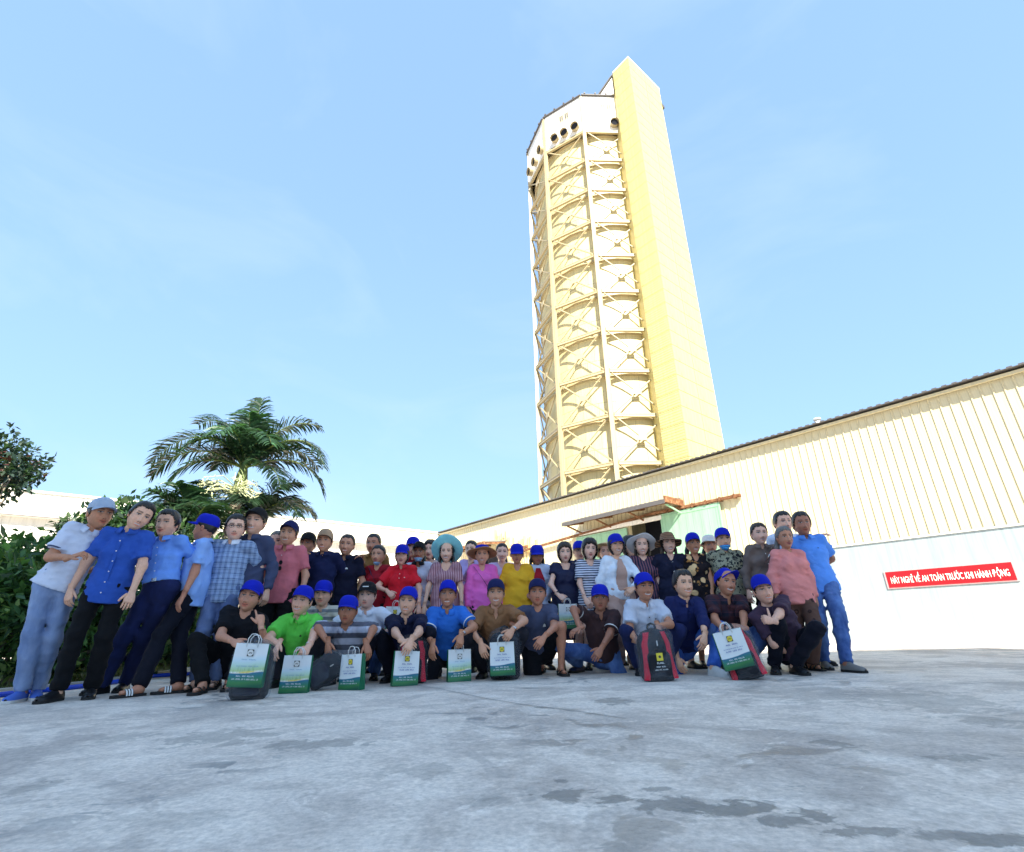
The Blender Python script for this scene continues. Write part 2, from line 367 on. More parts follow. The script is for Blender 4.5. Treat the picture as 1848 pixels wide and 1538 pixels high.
# the farther, rust-streaked doorway of the same building
def sl2(o): return 4.62-.12*o
m = MB(); m.add([wl(a, o, z) for (a, o, z) in [(17.3, 0, sl2(0)), (20.9, 0, sl2(0)), (20.9, 1.3, sl2(1.3)), (17.3, 1.3, sl2(1.3)), (17.3, 0, sl2(0)-.05), (20.9, 0, sl2(0)-.05), (20.9, 1.3, sl2(1.3)-.05), (17.3, 1.3, sl2(1.3)-.05)]],
          [(0, 3, 2, 1), (4, 5, 6, 7), (3, 7, 6, 2), (0, 4, 7, 3), (1, 2, 6, 5)])
a2 = m.build('awning', M_BROWN, WH)
for s0 in (17.35, 18.5, 19.7, 20.85): MB().bar(wl(s0, .02, sl2(0)-.1), wl(s0, 1.28, sl2(1.28)-.1), .06, .09).build('awning_rafter', M_RUST, a2)
MB().box(17.25, 20.95, 1.28, 1.33, sl2(1.3)-.16, sl2(1.3)-.02, wl).build('awning_fascia', M_RUST, a2)
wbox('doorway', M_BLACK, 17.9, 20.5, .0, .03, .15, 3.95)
m = MB(); m.bar(wl(15.6, .1, 4.10), wl(17.3, .1, 4.12), .1, .1); m.build('door_track', M_RUST, WH)
k = N('rust bleeding down the sheet'); f = k.noise(k.map(k.co(), (7, 7, .5)), 2.2, 6, .7)
M_STAIN = k.fin(k.ramp(f, [(.35, (.70, .66, .50)), (.5, (.70, .52, .22)), (.66, (.50, .25, .07))]), .7)
for (s0, s1, z0, z1) in ((15.4, 16.0, 3.2, 4.7), (16.0, 17.2, 3.6, 4.5), (17.2, 18.2, 4.6, 5.1), (15.0, 15.4, 3.3, 4.3)):
    q = s0
    while q < s1-.01:      # rust-streaked replacement sheets between the ribs
        wbox('rusted_sheet', M_STAIN, q+.02, q+.15, -.03, .012, z0+random.uniform(-.15, .15), z1+random.uniform(-.25, .25)); q += .2
# ---------------------------------------------------------------- banner sign on the plinth
SG = empty('safety_banner', wl(.92, .06, 1.33), 'red banner with white Vietnamese safety slogan on the pale lower wall', 'banner')
M_RED = plain('red banner cloth', srgb(178, 14, 26), .6, .25, 9); M_PINK = plain('pale banner border', (.55, .33, .33), .6)
MB().box(-.285, 2.125, .045, .065, 1.325, 1.735, wl).build('border', M_PINK, SG)
MB().box(-.25, 2.09, .066, .072, 1.345, 1.715, wl).build('panel', M_RED, SG)
def text_mesh(body, size, ext=.002):
    cu = bpy.data.curves.new('lettering', 'FONT'); cu.body = body; cu.size = size; cu.align_x = 'CENTER'; cu.align_y = 'CENTER'; cu.extrude = ext; cu.offset = size*.012; cu.resolution_u = 3
    o = bpy.data.objects.new('lettering', cu); COL.objects.link(o); bpy.context.view_layer.update()
    dg = bpy.context.evaluated_depsgraph_get(); me = bpy.data.meshes.new_from_object(o.evaluated_get(dg)); bpy.data.objects.remove(o); return me
me = text_mesh('HÃY NGHĨ VỀ AN TOÀN TRƯỚC KHI HÀNH ĐỘNG', .2); co = np.zeros(len(me.vertices)*3); me.vertices.foreach_get('co', co); co = co.reshape(-1, 3)
co[:, 0] *= 2.18/(co[:, 0].max()-co[:, 0].min()); co[:, 1] *= .27/(co[:, 1].max()-co[:, 1].min()); co[:, 0] -= (co[:, 0].max()+co[:, 0].min())/2; co[:, 1] -= (co[:, 1].max()+co[:, 1].min())/2
sgb = np.array(SG.location); nv = np.array([wl(.92-a, .078+c*.5, 1.53+b) for a, b, c in co])-sgb
me.vertices.foreach_set('co', nv.ravel()); me.materials.clear(); me.materials.append(plain('white lettering', (.80, .77, .70), .6)); me.update(); link('lettering', me, SG)
# ================================================================ long white building on the left
LB0 = np.array([-4.2, 29.3]); LD = np.array([-.82, -.572]); LN = np.array([.572, -.82])
def lb(s, o, z): return (LB0[0]+LD[0]*s+LN[0]*o, LB0[1]+LD[1]*s+LN[1]*o, z)
LBE = empty('white_building', lb(12, 0, .0), 'long low white metal building behind the palm on the left', 'building')
def lbox(name, mat, s0, s1, o0, o1, z0, z1): return MB().box(s0, s1, o0, o1, z0, z1, lb).build(name, mat, LBE)
lbox('wall', M_WHITE, 0, 40, -.3, 0, -.3, 4.80); lbox('parapet', M_WHITE, 0, 40, -.9, -.3, 4.7, 5.84)
lbox('eave_ledge', M_WHITE, 0, 40, -.05, .30, 4.80, 4.92); lbox('ledge_shadow_strip', M_DGREY, 0, 40, .30, .34, 4.80, 4.83); lbox('coping', M_WHITE, 0, 40, -1.0, -.22, 5.84, 5.92); lbox('coping_band', M_CLAD, 0, 40, -.30, -.285, 5.45, 5.52)  # dark grey strip on the ledge paints its thin shadow line
q = 1.0
while q < 38: lbox('vent_strip', M_CLAD, q, q+1.3, -.30, -.26, 5.02, 5.16); q += 1.75
q = .3
while q < 40: lbox('wall_batten', M_WHITE, q, q+.04, 0, .02, .1, 4.78); q += .9
for q in (4, 9, 14, 19, 24): w_ = lbox('window', M_GLASS, q, q+1.6, .0, .02, 1.4, 2.6); MB().box(q+.77, q+.83, .02, .04, 1.4, 2.6, lb).build('mullion', M_WHITE, w_)
# ================================================================ unseen building behind the photographer, sized and placed to shade the yard
OB = empty('shade_building', (0, -32, 0), 'tall pale unseen building far behind the photographer, shaped to shade the yard', 'building')
M_OB = plain('pale render', (.72, .71, .67), .85)  # kept pale so the block bounces light back into the shaded yard
OBH = 36.0
MB().box(-11.5, 13.5, -40, -32, -.3, OBH).build('wall', M_OB, OB); MB().box(-11.7, 13.7, -40.2, -31.8, OBH, OBH+.35).build('roof', M_DGREY, OB)
for fl in range(7):
    for i in range(5):
        x = -9.6+i*4.6; w_ = MB().box(x, x+2.0, -32, -31.96, 1.6+fl*4.9, 3.6+fl*4.9).build('window', M_GLASS, OB); MB().box(x-.1, x+2.1, -31.98, -31.84, 1.48+fl*4.9, 1.57+fl*4.9).build('sill', M_OB, w_)
# ================================================================ tower
TC = np.array([7.38, 33.0]); TR = 5.557; TROT = -.26935; NS = 10
def tv(k, R=TR): a = TROT+2*math.pi*k/NS; return np.array([TC[0]+R*math.sin(a), TC[1]-R*math.cos(a)])
TW = empty('prilling_tower', (TC[0], TC[1], .15), 'tall cream factory tower with cross braced steel frame round a drum', 'tower')
LV = [36.19-2.975*i for i in range(13)]
tb = np.array(TW.location)
# drum: backing cylinder and separate plates
m = MB(); m.lathe([(4.90, .0), (4.90, 36.6)], 40, (TC[0], TC[1], 0)); m.build('drum_lining', M_DGREY, TW, True)
ns_ = 30; da = 2*math.pi/ns_; gap = .006/4.95
vs = []
for z in (.008, 2.967):
    for j in range(4):
        a = gap+(da-2*gap)*j/3; vs.append((4.95*math.sin(a), -4.95*math.cos(a), z))
mm = MB(); mm.add(vs, [(j, j+1, 5+j, 4+j) for j in range(3)]); dm = mm.mesh('drum_plate', M_DRUM, True)
for i in range(12):
    for j in range(ns_):
        a = j*da+(i % 2)*da*.5
        aa = (a+math.pi) % (2*math.pi)-math.pi
        if -2.1 < aa < 1.3:
            link('drum_plate', dm, TW, (0, 0, LV[i+1]+1.1-tb[2]), (0, 0, a))
# columns, ring beams, braces, gussets
mm = MB(); mm.box(-.115, .115, -.115, .115, 0, 40.0); mm.box(-.145, .145, -.025, .025, 0, 39.9); cmh = mm.mesh('column', M_TOW)
for kx in range(NS):
    p = tv(kx); a = TROT+2*math.pi*kx/NS; link('column', cmh, TW, (p[0]-tb[0], p[1]-tb[1], -tb[2]), (0, 0, a))
side = 2*TR*math.sin(math.pi/NS)
mm = MB(); mm.box(-side/2+.16, side/2-.16, -.09, .09, -.17, -.03); mm.box(-side/2+.16, side/2-.16, -.11, .05, -.02, .04); mm.box(-side/2+.17, side/2-.17, .02, .05, -.14, .0); rbm = mm.mesh('ring_beam', M_TOW)
bh = 2.975
mm = MB(); A = (-side/2+.2, 0, -.12); B = (side/2-.2, 0, -bh+.12); mm.bar(A, B, .05, .085, (0, 1, 0)); mm.bar(A, B, .10, .016, (0, 1, 0)); br1 = mm.mesh('brace', M_TOW)
mm = MB(); A = (side/2-.2, .06, -.12); B = (-side/2+.2, .06, -bh+.12); mm.bar(A, B, .05, .085, (0, 1, 0)); mm.bar(A, B, .10, .016, (0, 1, 0)); br2 = mm.mesh('brace', M_TOW)
gsm = MB().box(-.24, .24, -.07, -.045, -.17, .17).mesh('gusset_plate', M_TOW)
for kx in (-4, -3, -2, -1, 0, 1):
    p = (tv(kx)+tv(kx+1))/2; a = TROT+2*math.pi*(kx+.5)/NS
    for z in LV:
        link('ring_beam', rbm, TW, (p[0]-tb[0], p[1]-tb[1], z-tb[2]), (0, 0, a))
        if z > 3:
            link('brace', br1, TW, (p[0]-tb[0], p[1]-tb[1], z-tb[2]), (0, 0, a)); link('brace', br2, TW, (p[0]-tb[0], p[1]-tb[1], z-tb[2]), (0, 0, a))
            link('gusset_plate', gsm, TW, (p[0]-tb[0], p[1]-tb[1], z-bh/2-tb[2]), (0, 0, a))
for z in LV[:10]:   # ring added round the drum where each beam's shadow arcs
    m = MB(); m.lathe([(4.94, z-.20), (5.10, z-.20), (5.10, z-.12), (4.94, z-.12)], 40, (TC[0], TC[1], 0)); m.build('drum_ring', M_TOW, TW)
# head house
ZB, ZT = 36.25, 40.05
for kx in (-5, -4, -3, -2, -1, 0, 1, 2, 3, 4):
    a0 = tv(kx, TR+.02); a1 = tv(kx+1, TR+.02); dv = nrm(a1-a0); Ls = np.linalg.norm(a1-a0); no = np.array([dv[1], -dv[0]])
    fr = lambda s, o, z, a0=a0, dv=dv, no=no: (a0[0]+dv[0]*s+no[0]*o, a0[1]+dv[1]*s+no[1]*o, z)
    w_ = MB().box(.15, Ls-.15, -.1, .06, ZB, ZT, fr).build('head_wall', M_WHITE, TW)
    MB().box(0, .0+Ls, .02, .20, ZT, ZT+.10, fr).build('roof_edge', M_DGREY, TW)
    for q in range(4): MB().box(.2+q*Ls/4, .32+q*Ls/4, .08, .24, ZT+.10, ZT+.24, fr).build('roof_cleat', M_DGREY, TW)
    if kx in (-1, 0):
        for q in (0, .46): 
            x = Ls*.42+q; f_ = MB().box(x, x+.40, .06, .10, ZB+2.2, ZB+2.95, fr).build('window', M_CLAD, w_)
            for e in (.05, .22): MB().box(x+e, x+e+.12, .10, .11, ZB+2.27, ZB+2.88, fr).build('pane', M_DGREY, w_)
    pipes = {0: (Ls*.68,), -1: (Ls*.30, Ls*.55, Ls*.82), -2: (Ls*.25, Ls*.55, Ls*.90)}.get(kx, ())
    for x in pipes:
        for nm, r0, mat_ in (('exhaust_pipe', .32, M_TOW),):
            ax = fr(x, 0, ZB+.62); bx = fr(x, .42, ZB+.54); m = MB(); m.tube([ax, bx], r0, 16, False); o_ = m.build(nm, mat_, TW, True)
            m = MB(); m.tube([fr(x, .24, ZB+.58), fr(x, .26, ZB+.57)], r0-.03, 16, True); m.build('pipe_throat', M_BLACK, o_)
            m = MB(); m.tube([fr(x, .38, ZB+.55), fr(x, .45, ZB+.535)], r0+.025, 16, False); m.build('pipe_lip', M_TOW, o_)
m = MB(); m.prism([tuple(tv(k, TR-.05)) for k in range(NS)], ZT-.05, ZT+.06); m.build('head_roof', M_DGREY, TW)
# lift shaft on the right with its corner towards the yard
C = np.array([9.54, 26.0]); d2_ = -WN; SHT = 42.3
SH = empty('lift_shaft', (C[0], C[1], .15), 'yellow cream clad lift shaft with square top attached to the tower', 'tower')
poly = [C, C+d2_*4.05, C+d2_*4.05+WD*3.4, C+WD*3.0+d2_*1.0, C+WD*1.55]
m = MB(); inn = [p+(np.mean(poly, axis=0)-p)*.03 for p in poly]; m.prism([tuple(p) for p in inn], .15, SHT-.05); m.build('core', M_SHAFT, SH)
rowh = 1.0; z = 0.
shb = np.array(SH.location)
def slab(L_, h): return MB().box(.016, L_-.016, -.04, .0, .016, h-.016).mesh('cladding_sheet', M_SHAFR)
def slabr(L_, h):
    mm = MB(); mm.box(.012, L_-.012, -.04, .0, .014, h-.014)
    q = .08
    while q < h-.03: mm.box(.02, L_-.02, -.001, .012, q, q+.022); q += .165
    return mm.mesh('cladding_sheet', M_SHAFT)
sA = slabr(1.55, 1.0); sB = slab(2.02, 1.0)
angL = math.atan2(WD[1], WD[0]); angR = math.atan2(d2_[1], d2_[0])
k = 0
while k < 42:
    link('cladding_sheet', sA, SH, (0, 0, k*1.0), (0, 0, angL))                         # left face: outward is +y when x runs along WD
    for j in (0, 1):
        p = d2_*(2.025*(1-j)+2.025); link('cladding_sheet', sB, SH, (p[0], p[1], k*1.0), (0, 0, angR+math.pi))
    k += 1
m = MB(); m.prism([tuple(C+(p-C)*1.012-np.array([.0, .02])) for p in poly], SHT-.1, SHT+.04); m.build('parapet_cap', M_WHITE, SH)
MB().box(.0, .0+.5, .0, .5, 40.2, 40.5, lambda a, b, c: (C[0]+d2_[0]*(3.9+a)+WD[0]*b, C[1]+d2_[1]*(3.9+a)+WD[1]*b, c)).build('canopy', M_DGREY, SH)
m = MB(); c0 = C+WD*1.55; p0 = tv(0, TR-1.0)*.35+tv(1, TR-1.0)*.65
q0 = np.array([7.15, 28.0]); q1 = np.array([8.50, 27.4])
m.add([(q0[0], q0[1], 40.1), (q1[0], q1[1], 40.1), (q1[0], q1[1], 42.0), (q0[0]+.6, q0[1]+2, 40.1), (q1[0]+.6, q1[1]+2, 40.1), (q1[0]+.6, q1[1]+2, 42.)], [(0, 1, 2), (5, 4, 3), (0, 2, 5, 3), (0, 3, 4, 1)]); m.build('roof_shed', M_WHITE, TW)
MB().bar((q0[0]-.05, q0[1]-.06, 40.12), (q1[0], q1[1]-.06, 42.06), .2, .08).build('shed_verge', M_DGREY, TW)
# ================================================================ planting on the left
M_LEAF = m_leaf('leaf', None); M_PALM = m_leaf('palm leaf', None, .38)
M_BARK = plain('grey bark', (.20, .17, .13), .9, .3, 12); M_SOIL = plain('dry soil and turf', (.16, .15, .07), .95, .35, 5)
M_SHAFTG = plain('green palm crownshaft', (.23, .30, .12), .5, .2); M_BLOOM = plain('pale palm blossom', (.55, .58, .34), .7, .2, 20)
def leaf_mesh(name, c, d, l, w, nrm_, col, fold=.25, mat=None):
    """one folded diamond per leaf"""
    c = np.asarray(c); d = d/np.linalg.norm(d, axis=1)[:, None]; s = np.cross(d, nrm_); s /= np.linalg.norm(s, axis=1)[:, None]+1e-9; u = np.cross(s, d)
    n = len(c); l = l[:, None]; w = w[:, None]
    v = np.stack([c, c+d*l*.45+s*w+u*w*fold, c+d*l, c+d*l*.45-s*w+u*w*fold], 1).reshape(-1, 3)
    b = np.arange(n)*4
    tr = np.concatenate([np.stack([b, b+1, b+2], 1), np.stack([b, b+2, b+3], 1)])
    return mesh_np(name, v, None, tr, np.repeat(col, 4, axis=0), False, [mat or M_LEAF])
def blob_leaves(rs, blobs, n_tw, per, ll, ww, cols, up=.35):
    cs, ds, ls, ws, ns, cc = [], [], [], [], [], []
    wts = np.array([b[3]*b[4] for b in blobs]); wts = wts/wts.sum()
    for _ in range(n_tw):
        b = blobs[rs.choice(len(blobs), p=wts)]; v = rs.normal(size=3); v /= np.linalg.norm(v)
        rad = rs.uniform(.55, 1.06) if rs.rand() < .8 else rs.uniform(.2, .6)
        p = np.array(b[:3])+v*np.array([b[3], b[3], b[4]])*rad
        if p[2] < .05: continue
        tone = cols[rs.choice(len(cols))]; tone = np.array(tone)*rs.uniform(.7, 1.3)
        for q in range(per):
            d = v*rs.uniform(.2, 1)+rs.normal(size=3)*.75+np.array([0, 0, rs.uniform(-.35, up)])
            cs.append(p+rs.normal(size=3)*ll*.35); ds.append(d); ls.append(ll*rs.uniform(.6, 1.25)); ws.append(ww*rs.uniform(.7, 1.25))
            ns.append(rs.normal(size=3)*.5+np.array([0, 0, 1.])); cc.append(tone*rs.uniform(.8, 1.2))
    return [np.array(x) for x in (cs, ds, ls, ws, ns, cc)]
def shrub(label, base, blobs, n_tw, per, ll, ww, cols, seed, cat='shrub', name='shrub', stems=7):
    rs = np.random.RandomState(seed); e = empty(name, base, label, cat); b0 = np.array(base, float)
    a = blob_leaves(rs, blobs, n_tw, per, ll, ww, cols); a[0] = a[0]-b0
    o = link('foliage', leaf_mesh('foliage', a[0], a[1], a[2], a[3], a[4], a[5]), e)
    for i in range(stems):
        bb = blobs[rs.choice(len(blobs))]; t = np.array(bb[:3])+rs.normal(size=3)*.25*bb[3]; s0 = b0+np.array([rs.normal()*.12, rs.normal()*.12, -.05])
        m = MB(); mid = (s0+t)/2+rs.normal(size=3)*.12; m.tube([s0, mid, t], [.035, .025, .010], 6); m.build('stem', M_BARK, e, True)
    return e
GR = [(.07, .15, .045), (.11, .21, .065), (.045, .10, .04), (.22, .31, .11), (.075, .16, .055)]
DK = [(.025, .06, .03), (.04, .085, .04), (.06, .10, .04)]
RD = [(.03, .06, .04), (.035, .065, .04), (.025, .05, .035), (.022, .045, .032), (.09, .032, .03), (.04, .07, .05), (.03, .055, .04), (.02, .045, .03)]
p = at(30, 1090, 6.2)
shrub('broad leafy green shrub beside the man in the white polo', (p[0]-.2, 6.3, ground_z(p[0], 6.2)), [(p[0]-.2, 6.4, .55, .75, .6), (p[0]-.55, 6.5, 1.05, .85, .62), (p[0]+.15, 6.5, .95, .62, .55), (p[0]-1.3, 6.7, .9, .9, .9), (p[0]+.35, 6.7, .45, .55, .45), (p[0]+.9, 7.2, .75, .6, .6), (p[0]+1.5, 7.6, .6, .6, .5)], 2000, 6, .15, .036, GR, 3)
p = at(215, 945, 8.6)
shrub('dark hedge shrub with reddish tips behind the men in blue shirts', (p[0], 8.6, ground_z(p[0], 8.6)), [(p[0], 8.7, 1.3, .8, 1.0), (p[0]-.5, 8.8, 2.0, .62, .6), (p[0]+.45, 8.8, 2.0, .58, .55), (p[0]+.1, 8.8, 2.35, .45, .36), (p[0]+1.2, 9.0, 1.3, .7, .9)], 1800, 6, .13, .034, DK+[GR[0], RD[3]], 5)
p = at(330, 1010, 9.2)
shrub('low dark green shrub at the foot of the palm', (p[0], 9.3, ground_z(p[0], 9.3)), [(p[0], 9.4, .6, .8, .65), (p[0]+1.0, 9.5, .5, .6, .5), (p[0]-.8, 9.4, .5, .6, .5)], 700, 6, .14, .03, DK, 8)
# small tree leaning into the top left
p = at(5, 845, 7.6)
shrub('tree with dark green foliage and red tips at the left edge', (p[0]-1.35, 7.9, ground_z(p[0], 7.9)), [(p[0]-.1, 7.7, p[2]+.05, .48, .42), (p[0]-.55, 7.9, p[2]+.25, .7, .5), (p[0]+.22, 7.6, p[2]-.12, .30, .26), (p[0]-1.1, 8.0, p[2]+.1, .8, .7)], 560, 6, .12, .030, RD, 12, 'tree', 'small_tree', 9)
# ---------------------------------------------------------------- palms
def frond_mesh(rs, az, el, length, droop, nl=44, ll=.55, tone=1.0):
    P = []; d = np.array([math.cos(az)*math.cos(el), math.sin(az)*math.cos(el), math.sin(el)]); p = np.zeros(3); ns = 16
    for i in range(ns+1):
        P.append(p.copy()); p = p+d*length/ns; d = nrm(d+np.array([0, 0, -droop*(.35+1.5*i/ns)/ns]))
    P = np.array(P); T = np.gradient(P, axis=0); T /= np.linalg.norm(T, axis=1)[:, None]
    v = []; q = []; col = []
    def strip(pts, ws, sd, c):
        b = len(v)
        for a, w in zip(pts, ws): v.append(a-sd*w); v.append(a+sd*w); col.append(c); col.append(c)
        for i in range(len(pts)-1): q.append((b+2*i, b+2*i+1, b+2*i+3, b+2*i+2))
    for sgn in (0, 1):   # rachis as a flat rib and a vertical fin
        sd = np.array([-math.sin(az), math.cos(az), 0]) if sgn else np.array([0, 0, 1.])
        strip(list(P), list(np.linspace(.028, .005, ns+1)), sd, np.array([.22, .26, .10]))
    for i in range(nl):
        u = .10+.89*(i/(nl-1)); x = u*ns; j = min(int(x), ns-1); fr_ = x-j
        b0 = P[j]*(1-fr_)+P[j+1]*fr_; t = nrm(T[j]*(1-fr_)+T[min(j+1, ns)]*fr_); sd = nrm(np.cross(t, (0, 0, 1.))); up = np.cross(sd, t)
        L_ = ll*(math.sin(math.pi*min(u*.80+.14, 1.0))**.7)*rs.uniform(.85, 1.1)
        for s_ in (-1, 1):
            out = nrm(sd*s_+t*rs.uniform(.45, .8)+up*rs.uniform(.05, .4)); pts = [b0]; dd = out.copy()
            for kk in range(3):
                pts.append(pts[-1]+dd*L_/3); dd = nrm(dd+np.array([0, 0, -.40*rs.uniform(.6, 1.4)]))
            c = np.array([.021, .050, .024])*tone*rs.uniform(.65, 1.35)
            if rs.rand() < .12: c = c*1.7
            wv = nrm(np.cross(out, up)*.7+t*.6+rs.normal(size=3)*.15)
            strip(pts, [.011, .022, .018, .003], wv, c)
    return mesh_np('frond', np.array(v), np.array(q), None, np.array(col), False, [M_PALM])
def palm(label, base, crown, fr, seed, trunk_r=.11, ll=.62, shaft=True):
    rs = np.random.RandomState(seed); e = empty('palm_tree', base, label, 'palm tree', 'palms behind the group'); b0 = np.array(base, float); c0 = np.array(crown, float)
    m = MB(); n = 12; pts = [b0+(c0-b0)*i/n*.86+np.array([0.05*math.sin(i*.5), 0, -.05 if i == 0 else 0]) for i in range(n+1)]
    m.tube(pts, [trunk_r*(1.25-.35*i/n)*(1+.05*(i % 2)) for i in range(n+1)], 12); m.build('trunk', M_BARK, e, True)
    if shaft:
        m = MB(); m.tube([pts[-1], (pts[-1]+c0)/2, c0+np.array([0, 0, .12])], [trunk_r*1.0, trunk_r*1.15, trunk_r*.55], 12); m.build('crownshaft', M_SHAFTG, e, True)
    for (az, el, ln, dr, tn) in fr:
        link('frond', frond_mesh(rs, math.radians(az), math.radians(el), ln, dr, 60, ll, tn), e, c0-b0)
    return e, pts[-1]
cr = at(440, 846, 10.4)
fr = [(184, 50, 2.45, 2.7, .75), (168, 68, 2.1, 2.1, .75), (198, 34, 2.0, 2.4, .7), (80, 86, 1.75, .7, .9), (100, 72, 1.8, 1.3, .8), (14, 66, 2.0, 2.0, .85), (-6, 48, 2.35, 2.9, .75), (12, 28, 2.1, 2.5, .7), (-40, 60, 1.5, 2.8, 1.4), (-95, 66, 1.4, 2.8, 1.9), (-70, 78, 1.35, 2.2, 1.7), (-135, 55, 1.5, 2.7, 1.2), (140, 50, 1.9, 2.2, .65), (40, 50, 1.9, 2.2, .65), (220, 18, 1.5, 2.2, .75), (-25, 10, 1.5, 2.0, .7)]
pe, pt = palm('tall palm with arching fronds behind the man in the blue cap', (cr[0], 10.4, ground_z(cr[0], 10.4)), cr, fr, 21)
rs = np.random.RandomState(4); m = MB()
for q in range(34):
    a = rs.uniform(0, 6.28); d = np.array([math.cos(a), math.sin(a)-.5, rs.uniform(-.2, .7)]); p0 = pt+np.array([0, -.08, rs.uniform(-.1, .1)]); p1 = p0+d*.28; p2 = p1+np.array([d[0]*.3, d[1]*.3, -.16])
    m.tube([p0, p1, p2], [.012, .010, .006], 5)
    for w in range(5):
        c = p1+(p2-p1)*rs.rand()+rs.normal(size=3)*.03; m.tube([c, c+rs.normal(size=3)*.05], [.012, .006], 4)
m.build('flower_cluster', M_BLOOM, pe)
c2 = at(335, 975, 9.8)
fr2 = [(150, 55, 1.5, 1.3, .8), (110, 75, 1.4, .9, .9), (60, 62, 1.5, 1.2, .8), (20, 48, 1.4, 1.5, .8), (190, 45, 1.3, 1.5, .85), (-90, 70, 1.2, 1.4, 1.4), (-40, 55, 1.2, 1.6, 1.2), (-140, 50, 1.3, 1.7, 1.0), (90, 50, 1.4, 1.4, .7), (230, 65, 1.2, 1.4, 1.2)]
palm('short young palm with upright fronds left of the tall palm', (c2[0], 9.8, ground_z(c2[0], 9.8)), c2, fr2, 33, .08, .62)
c3 = at(455, 945, 10.9)
fr3 = [(20, 50, 1.5, 2.2, .6), (60, 60, 1.4, 2.0, .6), (-20, 45, 1.5, 2.4, .65), (120, 60, 1.4, 2.0, .6), (-70, 55, 1.2, 2.4, .7), (170, 45, 1.5, 2.2, .6), (200, 60, 1.4, 2.2, .6), (0, 70, 1.4, 2.0, .65)]
palm('low dark palm clump half hidden behind the smiling man in the black cap', (c3[0], 10.9, ground_z(c3[0], 10.9)), c3, fr3, 41, .08, .6)
# ---------------------------------------------------------------- planted strip, hose, planter
edge = [on_ground(*q) for q in [(-260, 1285), (0, 1252), (95, 1243), (185, 1235), (235, 1224), (300, 1217), (350, 1209)]]
poly = [(q[0], q[1]) for q in edge]+[(-6.3, 14.0), (-18, 16), (-18, 6)]
m = MB(); n = len(poly); m.add([(x, y, ground_z(x, y)+.012) for x, y in poly], [tuple(range(n))]); tag(m.build('planting_bed', M_SOIL), kind='structure')
for a, b in zip(edge[:-1], edge[1:]):
    sd = nrm(np.array([-(b-a)[1], (b-a)[0], 0]))*.06; m = MB(); vs = []
    for zz in (-.02, .045): vs += [tuple(q+np.array([0, 0, zz])) for q in (a+sd, a-sd, b-sd, b+sd)]
    m.add(vs, [(3, 2, 1, 0), (4, 5, 6, 7), (0, 1, 5, 4), (2, 3, 7, 6), (1, 2, 6, 5), (3, 0, 4, 7)])
    if a is edge[0]: KB = tag(m.build('kerb', plain('kerb concrete', (.42, .41, .38), .9, .2), None), kind='structure')
    else: m.build('kerb_stone', plain('kerb concrete', (.42, .41, .38), .9, .2), KB)
rs = np.random.RandomState(9); cs = []
while len(cs) < 9000:
    x = rs.uniform(-9, -3.6); y = rs.uniform(5.0, 13.0)
    # inside polygon test
    ins = False; j = n-1
    for i in range(n):
        if (poly[i][1] > y) != (poly[j][1] > y) and x < (poly[j][0]-poly[i][0])*(y-poly[i][1])/(poly[j][1]-poly[i][1])+poly[i][0]: ins = not ins
        j = i
    if ins: cs.append((x, y, ground_z(x, y)+.01))
cs = np.array(cs); nn = len(cs); dd = rs.normal(size=(nn, 3))*.45+np.array([0, 0, 1.])
gc = np.array([(.10, .13, .03), (.16, .15, .05), (.07, .11, .03)])[rs.choice(3, nn)]*rs.uniform(.7, 1.3, (nn, 1))
tag(link('grass', leaf_mesh('grass', cs, dd, rs.uniform(.04, .12, nn), np.full(nn, .005), rs.normal(size=(nn, 3)), gc)), 'short dry grass on the planted strip behind the hose', 'grass', kind='stuff')
hp = [on_ground(*q)+np.array([0, 0, .022]) for q in [(-300, 1310), (-120, 1275), (0, 1259), (60, 1252), (120, 1246), (185, 1238), (235, 1230), (270, 1224), (310, 1221), (345, 1219), (400, 1214), (460, 1213)]]
# smooth the hose
hs = []
for i in range(len(hp)-1):
    p0 = hp[max(i-1, 0)]; p1 = hp[i]; p2 = hp[i+1]; p3 = hp[min(i+2, len(hp)-1)]
    for q in range(4):
        t = q/4; hs.append(.5*((2*p1)+(-p0+p2)*t+(2*p0-5*p1+4*p2-p3)*t*t+(-p0+3*p1-3*p2+p3)*t**3))
m = MB(); m.tube(hs+[hp[-1]], .024, 10); tag(m.build('garden_hose', plain('blue hose plastic', srgb(30, 75, 205), .35, .1), None, True), 'bright blue hose lying along the edge of the planted strip', 'hose')
pb = on_ground(88, 1229); PBX = empty('plastic_tub', pb, 'dark green plastic tub behind the jeans of the leftmost man', 'tub')
M_TUB = plain('dark green plastic', (.02, .09, .055), .4)
m = MB(); m.lathe([(.0, .0), (.17, .0), (.21, .17), (.225, .175), (.225, .19), (.20, .19), (.16, .03), (0, .03)], 24, tuple(pb)); m.build('tub_wall', M_TUB, PBX, True)
m = MB(); m.lathe([(.195, .165), (.12, .175), (0, .18)], 24, tuple(pb)); m.build('tub_filling', plain('white sand', (.6, .6, .58), .9), PBX, True)
